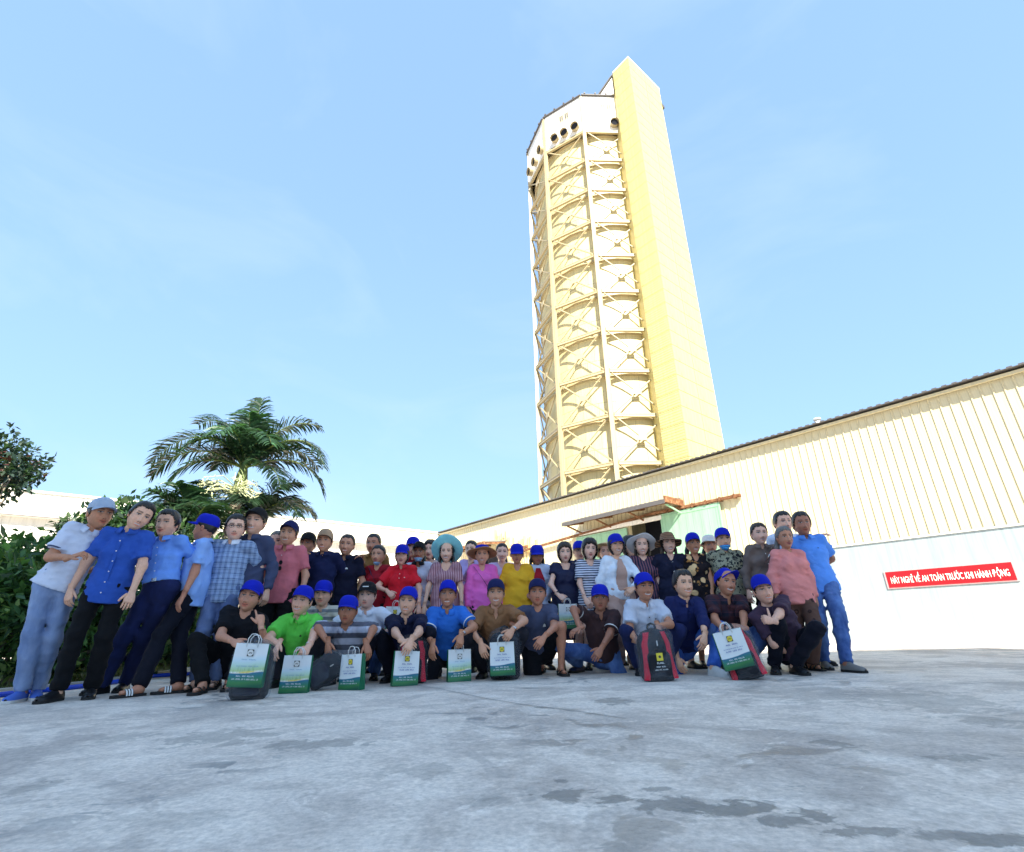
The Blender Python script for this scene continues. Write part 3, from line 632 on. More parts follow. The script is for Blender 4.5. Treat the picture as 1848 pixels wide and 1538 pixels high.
# ================================================================ people: signed-distance bodies and clothes
def snets(D, org, h):
    S = D < 0
    s8 = sum(S[i:i+S.shape[0]-1 or None, j:j+S.shape[1]-1 or None, k:k+S.shape[2]-1 or None].astype(np.int8) for i in (0, 1) for j in (0, 1) for k in (0, 1)) if False else None
    a = S.astype(np.int8)
    c = a[:-1, :-1, :-1]+a[1:, :-1, :-1]+a[:-1, 1:, :-1]+a[1:, 1:, :-1]+a[:-1, :-1, 1:]+a[1:, :-1, 1:]+a[:-1, 1:, 1:]+a[1:, 1:, 1:]
    act = (c > 0) & (c < 8); I = np.argwhere(act); n = len(I)
    idx = np.full(act.shape, -1, np.int64); idx[act] = np.arange(n)
    cor = np.array([(i, j, k) for i in (0, 1) for j in (0, 1) for k in (0, 1)])
    Vv = np.stack([D[I[:, 0]+o[0], I[:, 1]+o[1], I[:, 2]+o[2]] for o in cor], 1)
    acc = np.zeros((n, 3)); cnt = np.zeros(n)
    for p in range(8):
        for q in range(p+1, 8):
            if np.abs(cor[p]-cor[q]).sum() != 1: continue
            da = Vv[:, p]; db = Vv[:, q]; m = (da < 0) != (db < 0)
            t = np.where(m, da/(da-db+1e-12*(da == db)), 0)
            acc += np.where(m[:, None], cor[p]+t[:, None]*(cor[q]-cor[p]), 0); cnt += m
    v = (I+acc/np.maximum(cnt, 1)[:, None])*h+org
    qs = []
    for ax in range(3):
        sl0 = [slice(None)]*3; sl1 = [slice(None)]*3; sl0[ax] = slice(0, -1); sl1[ax] = slice(1, None)
        df = S[tuple(sl0)] != S[tuple(sl1)]; E = np.argwhere(df)
        b, c_ = (ax+1) % 3, (ax+2) % 3
        ok = (E[:, b] > 0) & (E[:, c_] > 0) & (E[:, b] < S.shape[b]-1) & (E[:, c_] < S.shape[c_]-1); E = E[ok]
        if len(E) == 0: continue
        eb = np.zeros(3, int); eb[b] = 1; ec = np.zeros(3, int); ec[c_] = 1
        g = lambda o: idx[tuple((E-o).T)]
        q = np.stack([g(eb+ec), g(ec), g(0*eb), g(eb)], 1)
        ins = S[tuple(E.T)]; q[~ins] = q[~ins][:, ::-1]; qs.append(q)
    return v, np.concatenate(qs)
def sdf_mesh(prims, h, disp=None, cuts=(), k=.035):
    """prims: (a, b, ra, rb, frame or None, [cut planes (point, normal)], sign)"""
    lo = np.full(3, 1e9); hi = np.full(3, -1e9)
    for P in prims:
        if P[6] < 0: continue
        r = max(P[2], P[3])+.01
        lo = np.minimum(lo, np.minimum(P[0], P[1])-r); hi = np.maximum(hi, np.maximum(P[0], P[1])+r)
    lo -= 2.5*h; hi += 2.5*h; nn = np.ceil((hi-lo)/h).astype(int)+1
    ax = [lo[i]+h*np.arange(nn[i]) for i in range(3)]
    D = np.full(tuple(nn), .2, np.float32)
    for (a, b, ra, rb, M, cp, sg) in prims:
        r = max(ra, rb)+.06
        l = np.clip(np.floor((np.minimum(a, b)-r-lo)/h).astype(int), 0, nn); u = np.clip(np.ceil((np.maximum(a, b)+r-lo)/h).astype(int)+1, 0, nn)
        sl = tuple(slice(l[i], u[i]) for i in range(3))
        X = ax[0][sl[0]][:, None, None]; Y = ax[1][sl[1]][None, :, None]; Z = ax[2][sl[2]][None, None, :]
        if X.size == 0 or Y.size == 0 or Z.size == 0: continue
        if M is not None:
            x = X*M[0, 0]+Y*M[0, 1]+Z*M[0, 2]; y = X*M[1, 0]+Y*M[1, 1]+Z*M[1, 2]; z = X*M[2, 0]+Y*M[2, 1]+Z*M[2, 2]; aa = M@a; bb = M@b; ks = 1.25
        else: x, y, z, aa, bb, ks = X, Y, Z, a, b, 1.
        ba = bb-aa; L2 = ba@ba+1e-9
        t = np.clip(((x-aa[0])*ba[0]+(y-aa[1])*ba[1]+(z-aa[2])*ba[2])/L2, 0, 1)
        d = (np.sqrt((x-aa[0]-t*ba[0])**2+(y-aa[1]-t*ba[1])**2+(z-aa[2]-t*ba[2])**2)-(ra+t*(rb-ra)))/ks
        for (pt, nr) in cp: d = np.maximum(d, (X-pt[0])*nr[0]+(Y-pt[1])*nr[1]+(Z-pt[2])*nr[2])
        o = D[sl]
        if sg > 0:
            hh = np.maximum(k-np.abs(d-o), 0)/k; D[sl] = np.minimum(d, o)-hh*hh*k*.25
        else: D[sl] = np.maximum(o, -d)
    X = ax[0][:, None, None]; Y = ax[1][None, :, None]; Z = ax[2][None, None, :]
    if disp is not None: D = D+disp(X, Y, Z)
    for (pt, nr) in cuts: D = np.maximum(D, (X-pt[0])*nr[0]+(Y-pt[1])*nr[1]+(Z-pt[2])*nr[2])
    return snets(D, lo, h)
def folds(rs, amp, fx=1.0, fz=1.0):
    """soft drape plus a few sharp pulled creases"""
    K = [(rs.normal(size=3)*np.array([16*fx, 16*fx, 26*fz]), rs.uniform(0, 6.28), rs.uniform(.5, 1)) for _ in range(4)]
    J = [(rs.normal(size=3)*np.array([12, 12, 24]), rs.uniform(0, 6.28), rs.uniform(.5, 1.)) for _ in range(4)]
    w = rs.normal(size=3)*8; w2 = rs.normal(size=3)*15
    def f(X, Y, Z):
        q = 1.5*np.sin(X*w[0]+Y*w[1]+Z*w[2])+.8*np.sin(X*w2[0]+Y*w2[1]+Z*w2[2]); s = 0; g = 0
        for kk, ph, a in K: s = s+a*np.sin(X*kk[0]+Y*kk[1]+Z*kk[2]+ph+q)
        for kk, ph, a in J:
            r_ = 1-np.abs(np.sin(X*kk[0]+Y*kk[1]+Z*kk[2]+ph+1.2*q)); g = g+a*r_**4
        return (s*amp*.22-g*amp*.55).astype(np.float32)
    return f
def ik(a, c, l1, l2, pole):
    d = c-a; L_ = np.linalg.norm(d); mx = (l1+l2)*.995
    if L_ > mx: c = a+d/L_*mx; d = c-a; L_ = mx
    L_ = max(L_, abs(l1-l2)+.02); t = d/(np.linalg.norm(d)+1e-9)
    x = (l1*l1-l2*l2+L_*L_)/(2*L_); hgt = math.sqrt(max(l1*l1-x*x, 1e-6)); pp = nrm(pole-t*(pole@t))
    return a+t*x+pp*hgt, c
# ---------------------------------------------------------------- head
NP_, NT_ = 64, 60
_s = np.linspace(-1, 1, NP_, endpoint=False); _PH = math.pi*(.45*_s+.55*_s**3); _TH = np.linspace(.02, math.pi-.02, NT_)
HPH, HTH = np.meshgrid(_PH, _TH); HZ = -np.cos(HTH)*.12
def _tb(z, pts):
    x, y = zip(*pts); return np.interp(z, x, y)
def head_shape(rs, fw=1.0, smile=.5, fem=False):
    st = np.sin(HTH); sp = np.sin(HPH); cp = np.cos(HPH)
    wj = .92 if fem else 1.0
    Wd = _tb(HZ, [(-.12, .052*wj), (-.10, .056*wj), (-.075, .065*wj), (-.04, .072), (0, .0755), (.03, .077), (.07, .079), (.12, .080)])*st**.72*fw
    Fd = _tb(HZ, [(-.12, .112), (-.10, .106), (-.08, .099), (-.06, .096), (-.03, .093), (0, .089), (.03, .094), (.06, .095), (.12, .092)])*st**.5
    Bd = _tb(HZ, [(-.12, .02), (-.09, .05), (-.05, .082), (0, .099), (.04, .104), (.12, .102)])*st**.75
    x = Wd*np.sign(sp)*np.abs(sp)**.88; y = np.where(cp > 0, Fd, Bd)*np.sign(cp)*np.abs(cp)**.9; z = HZ.copy()
    fr = np.clip(cp*1.6, 0, 1); ax = np.abs(x); G = lambda a, b: np.exp(-(a/b)**2)
    ns = rs.uniform(.85, 1.1)
    A = _tb(z, [(-.057, 0), (-.049, .006), (-.040, .020), (-.031, .0215), (-.012, .013), (.008, .007), (.026, .003), (.04, 0)])*ns; sg = _tb(z, [(-.05, .015), (-.036, .0145), (-.01, .010), (.03, .008)])
    y = y+fr*A*G(x, sg)+fr*.007*G(ax-.013, .007)*G(z+.040, .008)
    y = y-fr*.008*G(ax-.033, .017)*G(z-.010, .011)+fr*.0035*G(ax-.033, .012)*G(z-.010, .006)
    y = y+fr*.004*G(ax-.03, .022)*G(z-.031, .008)
    mz = z+.067-.36*smile*np.maximum(ax-.005, 0)
    y = y+fr*G(x, .025)*(.0055*G(mz-.007, .006)+.006*G(mz+.008, .007)-.006*G(mz, .0038))
    y = y+fr*(.004+.005*smile)*G(ax-.040, .017)*G(z+.030, .018)
    y = y-fr*.004*G(ax-.027-.006*smile, .007)*G(z+.052, .02)*smile
    y = y+fr*.005*G(x, .02)*G(z+.100, .012)
    x = x*(1-.05*np.clip(cp, 0, 1)*G(z+.01, .02)) + np.sign(x)*.002*smile*G(z+.035, .02)*fr
    return x, y, z, mz
def head_color(rs, x, y, z, mz, skin, brow, smile, teeth, fem, stub=0.):
    cp = np.cos(HPH); fr = cp > .25; ax = np.abs(x); G = lambda a, b: np.exp(-(a/b)**2)
    c = np.ones(x.shape+(3,))*np.array(skin); mixc = lambda m, k: c*(1-m[..., None])+np.array(k)*m[..., None]
    f = fr.astype(float)
    c = mixc(f*.25*G(ax-.04, .018)*G(z+.025, .02), np.array(skin)*np.array([1.15, .80, .74]))
    c = mixc(f*.25*G(ax-.033, .018)*G(z-.004, .012), np.array(skin)*.6)
    if stub: c = mixc(f*stub*G(x, .05)*np.clip((-.05-z)/.03, 0, 1), np.array(skin)*.45)
    lip = np.array(skin)*np.array([.95, .48, .46]) if not fem else np.array([.42, .09, .09])
    lw = .025+.010*smile
    c = mixc(f*np.clip(1.3*G(x, lw*.85)*(G(mz-.0055, .0052)+G(mz+.0075, .006)), 0, 1)*(ax < lw*1.25), lip)
    mo = f*np.clip(1.5*G(mz, .0032+.0036*teeth)-.25, 0, 1)*np.clip((lw*.85-ax)/.005, 0, 1)
    c = mixc(mo, np.array([.62, .59, .54]) if teeth > .3 else np.array(skin)*.22)
    c = mixc(f*np.clip(1.7*G(mz-(.004+.0035*teeth), .0018)-.5, 0, 1)*(ax < lw)*(.7 if teeth > .3 else 0), np.array([.12, .03, .03]))
    arch = .0325+.10*(np.minimum(ax, .036)-.03)-.10*np.maximum(ax-.038, 0)
    c = mixc(f*np.clip(1.5*G(z-arch, .0052)-.3, 0, 1)*((ax > .012) & (ax < .050))*.9, brow)
    ez = (z-.0105)/(.0064*(1-.35*smile)); ex = (ax-.0325)/.0165; r2 = ex**2+ez**2
    c = mixc(f*np.clip(1.5-r2, 0, 1)*.95, np.array([.46, .43, .40])); c = mixc(f*np.clip(2.2-((ax-.0325)/.0062)**2*2-ez**2*.9, 0, 1), np.array([.018, .012, .010]))
    c = mixc(f*np.clip(1.6*G(z-.0168+.10*np.abs(ax-.0325), .0034)-.2, 0, 1)*(np.abs(ex) < 1.15), np.array([.03, .02, .018]))
    c = mixc(f*np.clip(1.5*G(ax-.008, .0045)*G(z+.0475, .004)-.2, 0, 1), np.array(skin)*.18)
    return c
_i, _j = np.meshgrid(np.arange(NT_-1), np.arange(NP_), indexing='ij'); _jn = (_j+1) % NP_
HQ = np.stack([_i*NP_+_j, _i*NP_+_jn, (_i+1)*NP_+_jn, (_i+1)*NP_+_j], -1).reshape(-1, 4)
def ear():
    v = []; q = []; n, m = 10, 7
    for i in range(m):
        t = math.pi*(i+.5)/m
        for j in range(n):
            a = 2*math.pi*j/n; v.append((.010*math.cos(t), .018*math.sin(t)*math.cos(a)-.004*math.sin(a), .031*math.sin(t)*math.sin(a)))
    for i in range(m-1):
        for j in range(n): q.append((i*n+j, (i+1)*n+j, (i+1)*n+(j+1) % n, i*n+(j+1) % n))
    return np.array(v), np.array(q)
EARV, EARQ = ear()
# ---------------------------------------------------------------- hand
def hand_geo(w, d, back, thumb, curl, s, spread=.12, point=None):
    """w wrist, d pointing along the hand, back = outward normal of the back of the hand, thumb = side of the thumb"""
    d = nrm(d); back = nrm(back-d*(back@d)); th = np.cross(d, back); th = th if th@thumb > 0 else -th
    V_, Q_ = [], []
    def loft(rings):
        b = len(V_); n = len(rings[0])
        for r in rings: V_.extend(r)
        for i in range(len(rings)-1):
            for j in range(n): Q_.append((b+i*n+j, b+i*n+(j+1) % n, b+(i+1)*n+(j+1) % n, b+(i+1)*n+j))
        for e in (b, b+(len(rings)-1)*n):
            for j in range(0, n-2, 2): Q_.append((e, e+j+1, e+j+2, e+(j+3) % n if j+3 < n else e))
    n = 10
    def ring(c, hw, ht, a1=None, a2=None):
        a1 = th if a1 is None else a1; a2 = back if a2 is None else a2
        return [c+a1*hw*math.cos(2*math.pi*k/n)+a2*ht*math.sin(2*math.pi*k/n) for k in range(n)]
    loft([ring(w-d*.05*s, .027*s, .023*s), ring(w, .027*s, .020*s), ring(w+d*.03*s, .036*s, .018*s), ring(w+d*.065*s, .043*s, .015*s), ring(w+d*.090*s, .040*s, .012*s), ring(w+d*.097*s, .034*s, .008*s)])
    n = 7
    for i, (off, ln) in enumerate(((.030, .066), (.0105, .076), (-.0095, .072), (-.029, .056))):
        p = w+d*(.086-.004*abs(i-1.2))*s+th*off*s; dd = nrm(d+th*(off*spread*14)); cu = curl if not (point == i) else .06; rs_ = []
        rr = [.0093, .0088, .0080, .0058]; seg = [.0, .45, .32, .26]; bk = back.copy()
        for q in range(4):
            if q: p = p+dd*ln*seg[q]*s
            rs_.append(ring(p, rr[q]*s, rr[q]*s, nrm(np.cross(dd, bk)), bk))
            if q < 3:
                a = cu*(1.0 if q == 0 else 1.1); dn = dd*math.cos(a)-bk*math.sin(a); bk = bk*math.cos(a)+dd*math.sin(a); dd = dn
        rs_.append(ring(p+dd*.004*s, .002*s, .002*s, nrm(np.cross(dd, bk)), bk)); loft(rs_)
    p = w+d*.022*s+th*.030*s; dd = nrm(d*.75+th*.75-back*.25*curl); bk = nrm(back-dd*(back@dd)); rs_ = []
    if point == 9: dd = nrm(th+d*.1)
    for q, (rr, ln) in enumerate(((.0125, 0), (.0115, .030), (.0098, .028), (.007, .022))):
        p = p+dd*ln*s; rs_.append(ring(p, rr*s, rr*s, nrm(np.cross(dd, bk)), bk)); dd = nrm(dd+d*.22-back*.12*curl) if point != 9 else dd
    rs_.append(ring(p+dd*.004*s, .002*s, .002*s, nrm(np.cross(dd, bk)), bk)); loft(rs_)
    return np.array(V_), np.array(Q_)
# ---------------------------------------------------------------- person materials
k = N('skin'); at_ = k.n('Attribute', attribute_name='Col'); f = k.noise(k.co(), 60, 3, .6)
M_SKIN = k.fin(k.mix(1., at_.outputs['Color'], k.ramp(f, [(.3, .92), (.7, 1.08)]), 'MULTIPLY'), .48, .35)
k.set(k.b.inputs['Subsurface Weight'], .06); k.set(k.b.inputs['Subsurface Radius'], (.012, .005, .003)); k.set(k.b.inputs['Subsurface Scale'], 1.0)
def fabric(key, col, kind='plain', col2=None, sc=1.0, rough=.85):
    name = 'cloth '+key
    if name in MATS: return MATS[name]
    k = N(name); co = k.co(); P = k.sep(co)
    def wave(v, per, duty):   # crisp stripe mask
        fr = k.math('FRACT', k.math('MULTIPLY', v, 1./per)); return k.ramp(fr, [(0., 1.), (duty, 1.), (duty+.03, 0.), (.97, 0.), (1., 1.)])
    f = k.noise(co, 5., 4, .6)
    if kind == 'plain': c = col
    elif kind == 'hstripe': c = k.mix(wave(k.math('ADD', P[2], k.math('MULTIPLY', f, .01)), .03*sc, .42), col, col2)
    elif kind == 'vstripe': c = k.mix(wave(k.math('ADD', P[0], k.math('ADD', k.math('MULTIPLY', P[2], .05), k.math('MULTIPLY', f, .012))), .022*sc, .40), col, col2)
    elif kind == 'plaid':
        a = wave(P[2], .055*sc, .5); b = wave(k.math('ADD', P[0], k.math('MULTIPLY', P[1], .4)), .055*sc, .5)
        c = k.mix(k.math('MULTIPLY', k.math('ADD', a, b), .5), col, col2)
        c = k.mix(k.math('MULTIPLY', wave(k.math('ADD', P[2], .02), .055*sc, .08), .35), c, tuple(np.minimum(1, np.array(col2)*2.0)))
    elif kind == 'floral':
        v = k.n('TexVoronoi', i={'Vector': k.map(co, (1, .8, 1)), 'Scale': 11./sc, 'Randomness': 1.}); w_ = k.noise(co, 24/sc, 3, .6)
        c = k.mix(k.ramp(k.math('ADD', v.outputs['Distance'], k.math('MULTIPLY', w_, .35)), [(.50, 1.), (.56, 0.)]), col, col2)
        c = k.mix(k.ramp(k.noise(co, 16/sc, 3), [(.60, 0.), (.66, .7)]), c, tuple(np.array(col2)*np.array([.8, .55, .3])))
    elif kind == 'mottle':
        w_ = k.noise(co, 30/sc, 4, .65); band = k.noise(k.map(co, (.4, .4, 2)), 4, 2)
        c = k.mix(k.ramp(k.math('ADD', w_, k.math('MULTIPLY', k.math('SUBTRACT', band, .5), .5)), [(.50, 0.), (.54, 1.)]), col, col2)
    elif kind == 'denim':
        w_ = k.noise(k.map(co, (1, 1, .35)), 7, 5, .6); c = k.mix(k.ramp(w_, [(.40, 0.), (.72, 1.)]), col, col2)
    elif kind == 'rings':
        v = k.n('TexVoronoi', i={'Vector': co, 'Scale': 9.}); c = k.mix(k.ramp(v.outputs['Distance'], [(.10, 0.), (.14, 1.), (.22, 1.), (.27, 0.)]), col, col2)
    c = k.mix(1., c, k.ramp(f, [(.3, .86), (.7, 1.12)]), 'MULTIPLY')
    wr = k.noise(k.map(co, (1, 1, 1.5)), 9, 5, .55, 1.0); fine = k.noise(co, 160, 2, .5)
    k.bump(k.math('ADD', wr, k.math('MULTIPLY', fine, .08)), .5, .010)
    m = k.fin(c, rough, .25); k.set(k.b.inputs['Sheen Weight'], .02); MATS[name] = m; return m
M_HAIR = plain('black hair', (.012, .010, .009), .38, .4, 70, .5); M_HAIRB = plain('dark brown hair', (.028, .017, .011), .42, .4, 70, .5); M_HAIRG = plain('greying hair', (.16, .15, .14), .5, .5, 70, .4)
M_CAPB = fabric('royal blue cap', srgb(12, 32, 172)); M_CAPN = fabric('navy cap', srgb(24, 30, 78)); M_CAPK = fabric('black cap', srgb(22, 22, 26)); M_CAPT = fabric('tan cap', srgb(170, 140, 112)); M_CAPG = fabric('pale grey cap', srgb(170, 185, 205)); M_CAPW = fabric('cream white cap', srgb(225, 215, 205))
M_MASK = plain('pale blue face mask', srgb(150, 190, 225), .8, .05); M_MASKB = plain('bright blue face mask', srgb(75, 160, 225), .8, .05)
M_SHOEK = plain('black leather', (.014, .014, .016), .35); M_SOLE = plain('black rubber', (.02, .02, .02), .8); M_SOLEW = plain('white rubber', (.6, .6, .58), .7); M_SHOEB = plain('blue knit trainer', srgb(70, 105, 190), .8); M_SHOEW = plain('white canvas', (.62, .61, .58), .8); M_SHOEG = plain('grey suede', (.20, .19, .18), .9); M_SHOEN = plain('navy leather', srgb(30, 36, 66), .5)
M_BTN = plain('white button', (.75, .75, .72), .4, .02); M_BELT = plain('black belt', (.012, .012, .014), .45); M_STEEL = plain('bright steel', (.6, .6, .58), .25, .05, 6, .5, 1.)
M_WHT = plain('white plastic', (.72, .72, .70), .5, .03); M_BRNSTR = plain('brown strap', (.06, .03, .025), .6)
M_STRAW = fabric('straw', srgb(196, 150, 100), 'hstripe', srgb(168, 122, 78), .35); M_STRAWD = fabric('brown straw', srgb(150, 112, 84), 'hstripe', srgb(88, 60, 44), .7); M_TEAL = fabric('teal hat', srgb(140, 214, 222)); M_HATW = fabric('white hat', srgb(226, 224, 222)); M_STRAWL = fabric('pale straw', srgb(205, 178, 132), 'hstripe', srgb(180, 150, 104), .35)
SKINS = [np.array(srgb(*c)) for c in ((208, 152, 122), (190, 132, 104), (226, 174, 146), (170, 114, 88), (230, 182, 158))]
# ---------------------------------------------------------------- one person
HAIRL = {'short': [(0, .078), (35, .074), (55, .055), (68, .015), (80, -.025), (92, -.012), (120, -.05), (180, -.072)],
         'crew': [(0, .080), (40, .074), (60, .05), (75, .01), (92, .0), (120, -.035), (180, -.055)],
         'bob': [(0, .066), (30, .058), (50, .035), (64, -.03), (72, -.105), (180, -.118)],
         'long': [(0, .078), (30, .070), (52, .045), (66, -.02), (76, -.11), (180, -.118)],
         'pony': [(0, .080), (40, .072), (62, .045), (78, .0), (95, .0), (125, -.05), (180, -.085)]}
def PERSON(label, fx, fy, H=1.66, Y=None, crouch=False, yaw=0, hy=None, tilt=0, nod=0, lean=(0, 0), fem=False, fat=1.0, skin=0, hair='short', hm=None,
           hat=None, top=None, bot=None, hip=None, feet=None, arms=None, shoes='black', smile=.45, teeth=0., kneel=0, ex=(), seed=None, up=None, toe=None, near=True, stub=.15, hs=1.13, spread=.13):
    rs = np.random.RandomState(seed if seed is not None else int(fx*7+fy)); arms = arms or {}
    k = H/1.68; r = math.radians
    if Y is None:
        lo, hi = 2., 14.
        for _ in range(50):
            m_ = (lo+hi)/2; p = at(fx, fy, m_)
            if p[2]-ground_z(p[0], p[1]) < .93*H: lo = m_
            else: hi = m_
        Y = lo
    C = at(fx, fy, Y); hy = yaw if hy is None else hy
    F = V3(math.sin(r(yaw)), -math.cos(r(yaw)), 0); Z = V3(0, 0, 1)
    Fh = V3(math.sin(r(hy)), -math.cos(r(hy)), 0); Uh = Z.copy(); Rh = np.cross(Uh, Fh)
    a = r(nod); Fh, Uh = Fh*math.cos(a)-Uh*math.sin(a), Uh*math.cos(a)+Fh*math.sin(a)
    a = r(tilt); Uh, Rh = Uh*math.cos(a)+Rh*math.sin(a), Rh*math.cos(a)-Uh*math.sin(a)
    Nk = C-Uh*.136*k-Fh*.022*k; tl = .50*k
    gz = ground_z(C[0], C[1])
    if crouch:
        U = nrm(F*.42+Z+V3(lean[0], 0, 0)) if up is None else nrm(up); HP = Nk-U*tl*.96
        if HP[2] < gz+.20:
            dz = Nk[2]-gz-.20; hz = math.sqrt(max((tl*.96)**2-dz*dz, 0)); hv = nrm(F+V3(lean[0], 0, 0)); HP = V3(Nk[0], Nk[1], gz+.20)-V3(hv[0], hv[1], 0)*hz; U = nrm(Nk-HP)
    else:
        if hip is not None: U = nrm(Nk-at(hip[0], hip[1], Y+(hip[2] if len(hip) > 2 else 0)))
        else: U = nrm(V3(lean[0], lean[1], 1.))
        HP = Nk-U*tl
    Ft = nrm(F-U*(F@U)); R = np.cross(U, Ft)
    base = V3(HP[0], HP[1], ground_z(HP[0], HP[1]))
    e = empty('person', base, label, 'person')
    e['group'] = 'people crouching in the front row' if crouch else 'people standing in the group'
    sw = (.140 if fem else .155)*k; S = {s: Nk-U*.060*k+R*sw*s for s in (-1, 1)}
    M = np.stack([R, Ft*1.42/fat**.4, U]); ff = fat
    # legs
    tl1, tl2 = .43*k, .42*k; AN, KN, HJ, TD = {}, {}, {}, {}
    for i, s in enumerate((-1, 1)):
        HJ[s] = HP+R*.088*k*s-U*.02*k
        if feet is not None: g0 = on_ground(*feet[i]) if len(feet[i]) == 2 else V3(*feet[i])
        elif crouch: g0 = Nk*.55+HP*.45+R*s*spread+F*.04; 
        else: g0 = HP+R*.10*k*s+F*.02
        if kneel == s: g0 = HP+R*s*.11-F*.20
        g0 = V3(g0[0], g0[1], ground_z(g0[0], g0[1])); A_ = g0+Z*.078*k
        ln = np.linalg.norm(A_-HJ[s]); q = max(1., ln/(.845*k))
        pole = F+R*s*.15 if not crouch else F+R*s*.55+Z*.55
        if kneel == s: pole = F*1.0+R*s*.25-Z*.5
        KN[s], AN[s] = ik(HJ[s], A_, tl1*q, tl2*q, pole)
        t = r((14*s if toe is None else toe[i])); ty = r(yaw); TD[s] = V3(math.sin(ty+t), -math.cos(ty+t), 0)
    # arms
    EL, WR, HD, CU, PT, BK, TH = {}, {}, {}, {}, {}, {}, {}
    for s in (-1, 1):
        sp = arms.get(s, 'k' if crouch else 'd'); hd = None; CU[s] = .38; PT[s] = None; pole = -Ft*.7+R*s*.6-U*.1
        if isinstance(sp, dict):
            w = at(sp['w'][0], sp['w'][1], Y+(sp['w'][2] if len(sp['w']) > 2 else -.2))
            if 'e' in sp: pole = at(sp['e'][0], sp['e'][1], Y+(sp['e'][2] if len(sp['e']) > 2 else 0.))-(S[s]+w)/2
            else: pole = R*s*1.0-Ft*.2-U*.5
            if 'h' in sp: hd = at(sp['h'][0], sp['h'][1], Y+(sp['h'][2] if len(sp['h']) > 2 else (sp['w'][2] if len(sp['w']) > 2 else -.2)))-w
            CU[s] = sp.get('c', .38); PT[s] = sp.get('p'); BK[s] = sp.get('b'); TH[s] = sp.get('t')
        elif sp == 'd': w = S[s]+R*s*(.125 if fem else .10)*k-U*.505*k+Ft*.05*k
        elif sp == 'b': w = Nk-U*.40*k-Ft*.17*k+R*s*.06*k; pole = R*s-Ft*.3
        elif sp == 'f': w = HP+U*.10*k+Ft*.20*k+R*s*.05*k; pole = R*s-Ft*.3-U*.3; hd = R*-s+Ft*.3-U*.5
        elif sp == 'k': w = KN[s]+F*.05-R*s*.03+Z*.055; pole = R*s-U*.4; hd = F*.5-Z*.9
        EL[s], WR[s] = ik(S[s], w, .285*k, .25*k, pole)
        HD[s] = nrm(hd) if hd is not None else nrm(nrm(WR[s]-EL[s])+V3(0, 0, -.25))
    # ---- body
    pr = []; ap = lambda a, b, ra, rb, fm=None, cp=(), sg=1: pr.append((a-base, b-base, ra*k, rb*k, fm, [(p_-base, n_) for p_, n_ in cp], sg))
    cw, ww, hw = ((.134, .116, .152) if fem else (.150, .134, .144)); cw *= ff; ww *= ff**1.5; hw *= ff
    TOR = [(HP-U*.03*k, HP+U*.05*k, hw, hw*.98), (HP+U*.05*k, HP+U*.16*k, hw*.98, ww), (HP+U*.16*k, HP+U*.29*k, ww, cw), (HP+U*.29*k, HP+U*.385*k, cw, .088)]
    for t in TOR: ap(*t, M)
    for s in (-1, 1):
        ap(Nk-U*.050*k+R*.025*k*s, S[s], .050, .049); ap(S[s], EL[s], *((.048, .040) if not fem else (.042, .035))); ap(EL[s], WR[s], *((.041, .026) if not fem else (.036, .023)))
        lf = min(ff, 1.)**1.5; ap(HJ[s], KN[s], .080*lf, .053*lf); ap(KN[s], AN[s], .053*lf, .035); ap(KN[s]*.72+AN[s]*.28-TD[s]*.012, KN[s]*.55+AN[s]*.45-TD[s]*.012, .050*lf, .044*lf)
        ap(AN[s]-Z*.03*k-TD[s]*.03*k, AN[s]-Z*.042*k+TD[s]*.125*k, .032, .024)
    ap(Nk-U*.06*k, C-Uh*.04*k-Fh*.015*k, .060 if not fem else .052, .052 if not fem else .046)
    bv, bq = sdf_mesh(pr, .021 if near else .026, k=.03)
    sk = SKINS[skin]*rs.uniform(.93, 1.06); sk = np.clip(sk*np.array([1, rs.uniform(.97, 1.03), rs.uniform(.95, 1.05)]), 0, 1)
    VV = [bv]; QQ = [bq]; CC = [np.tile(sk, (len(bv), 1))]; nv = len(bv)
    def put(v, q, c):
        nonlocal nv
        VV.append(v); QQ.append(q+nv); CC.append(c); nv += len(v)
    fw = rs.uniform(1.0, 1.08)*(1.04 if ff > 1.08 else 1.0); x, y, z, mz = head_shape(rs, fw, smile, fem)
    browc = np.array((.02, .015, .012)); hc = head_color(rs, x, y, z, mz, sk, browc, smile, teeth, fem, 0 if fem else stub)
    hk = k*hs
    H2W = lambda v: (C-base)+(v[..., 0:1]*Rh+v[..., 1:2]*Fh+v[..., 2:3]*Uh)*hk
    hv = np.stack([x, y, z], -1); put(H2W(hv).reshape(-1, 3), HQ, hc.reshape(-1, 3))
    for s in (-1, 1):
        ev = EARV.copy(); ev[:, 0] += .0765*fw; ev[:, 1] -= .006; ev[:, 2] -= .004
        ev[:, 0] *= s; put(H2W(ev), EARQ if s > 0 else EARQ[:, ::-1], np.tile(sk*np.array([1.02, .9, .88]), (len(ev), 1)))
        bk = nrm(R*s*.8+Ft*.5+U*.2) if not isinstance(arms.get(s), dict) else nrm(Ft*.4+Z*.6+R*s*.3)
        thv = Ft if not isinstance(arms.get(s), dict) else -R*s+Ft*.3
        if arms.get(s) == 'b': bk = -Ft; thv = U
        if BK.get(s) is not None: bk = V3(*BK[s])
        if TH.get(s) is not None: thv = V3(*TH[s])
        gv, gq = hand_geo(WR[s]-base, HD[s], bk, thv, CU[s], k*1.02, point=PT[s]); put(gv, gq, np.tile(sk, (len(gv), 1)))
    link('body', mesh_np('body', np.concatenate(VV), np.concatenate(QQ), None, np.concatenate(CC), True, [M_SKIN]), e)
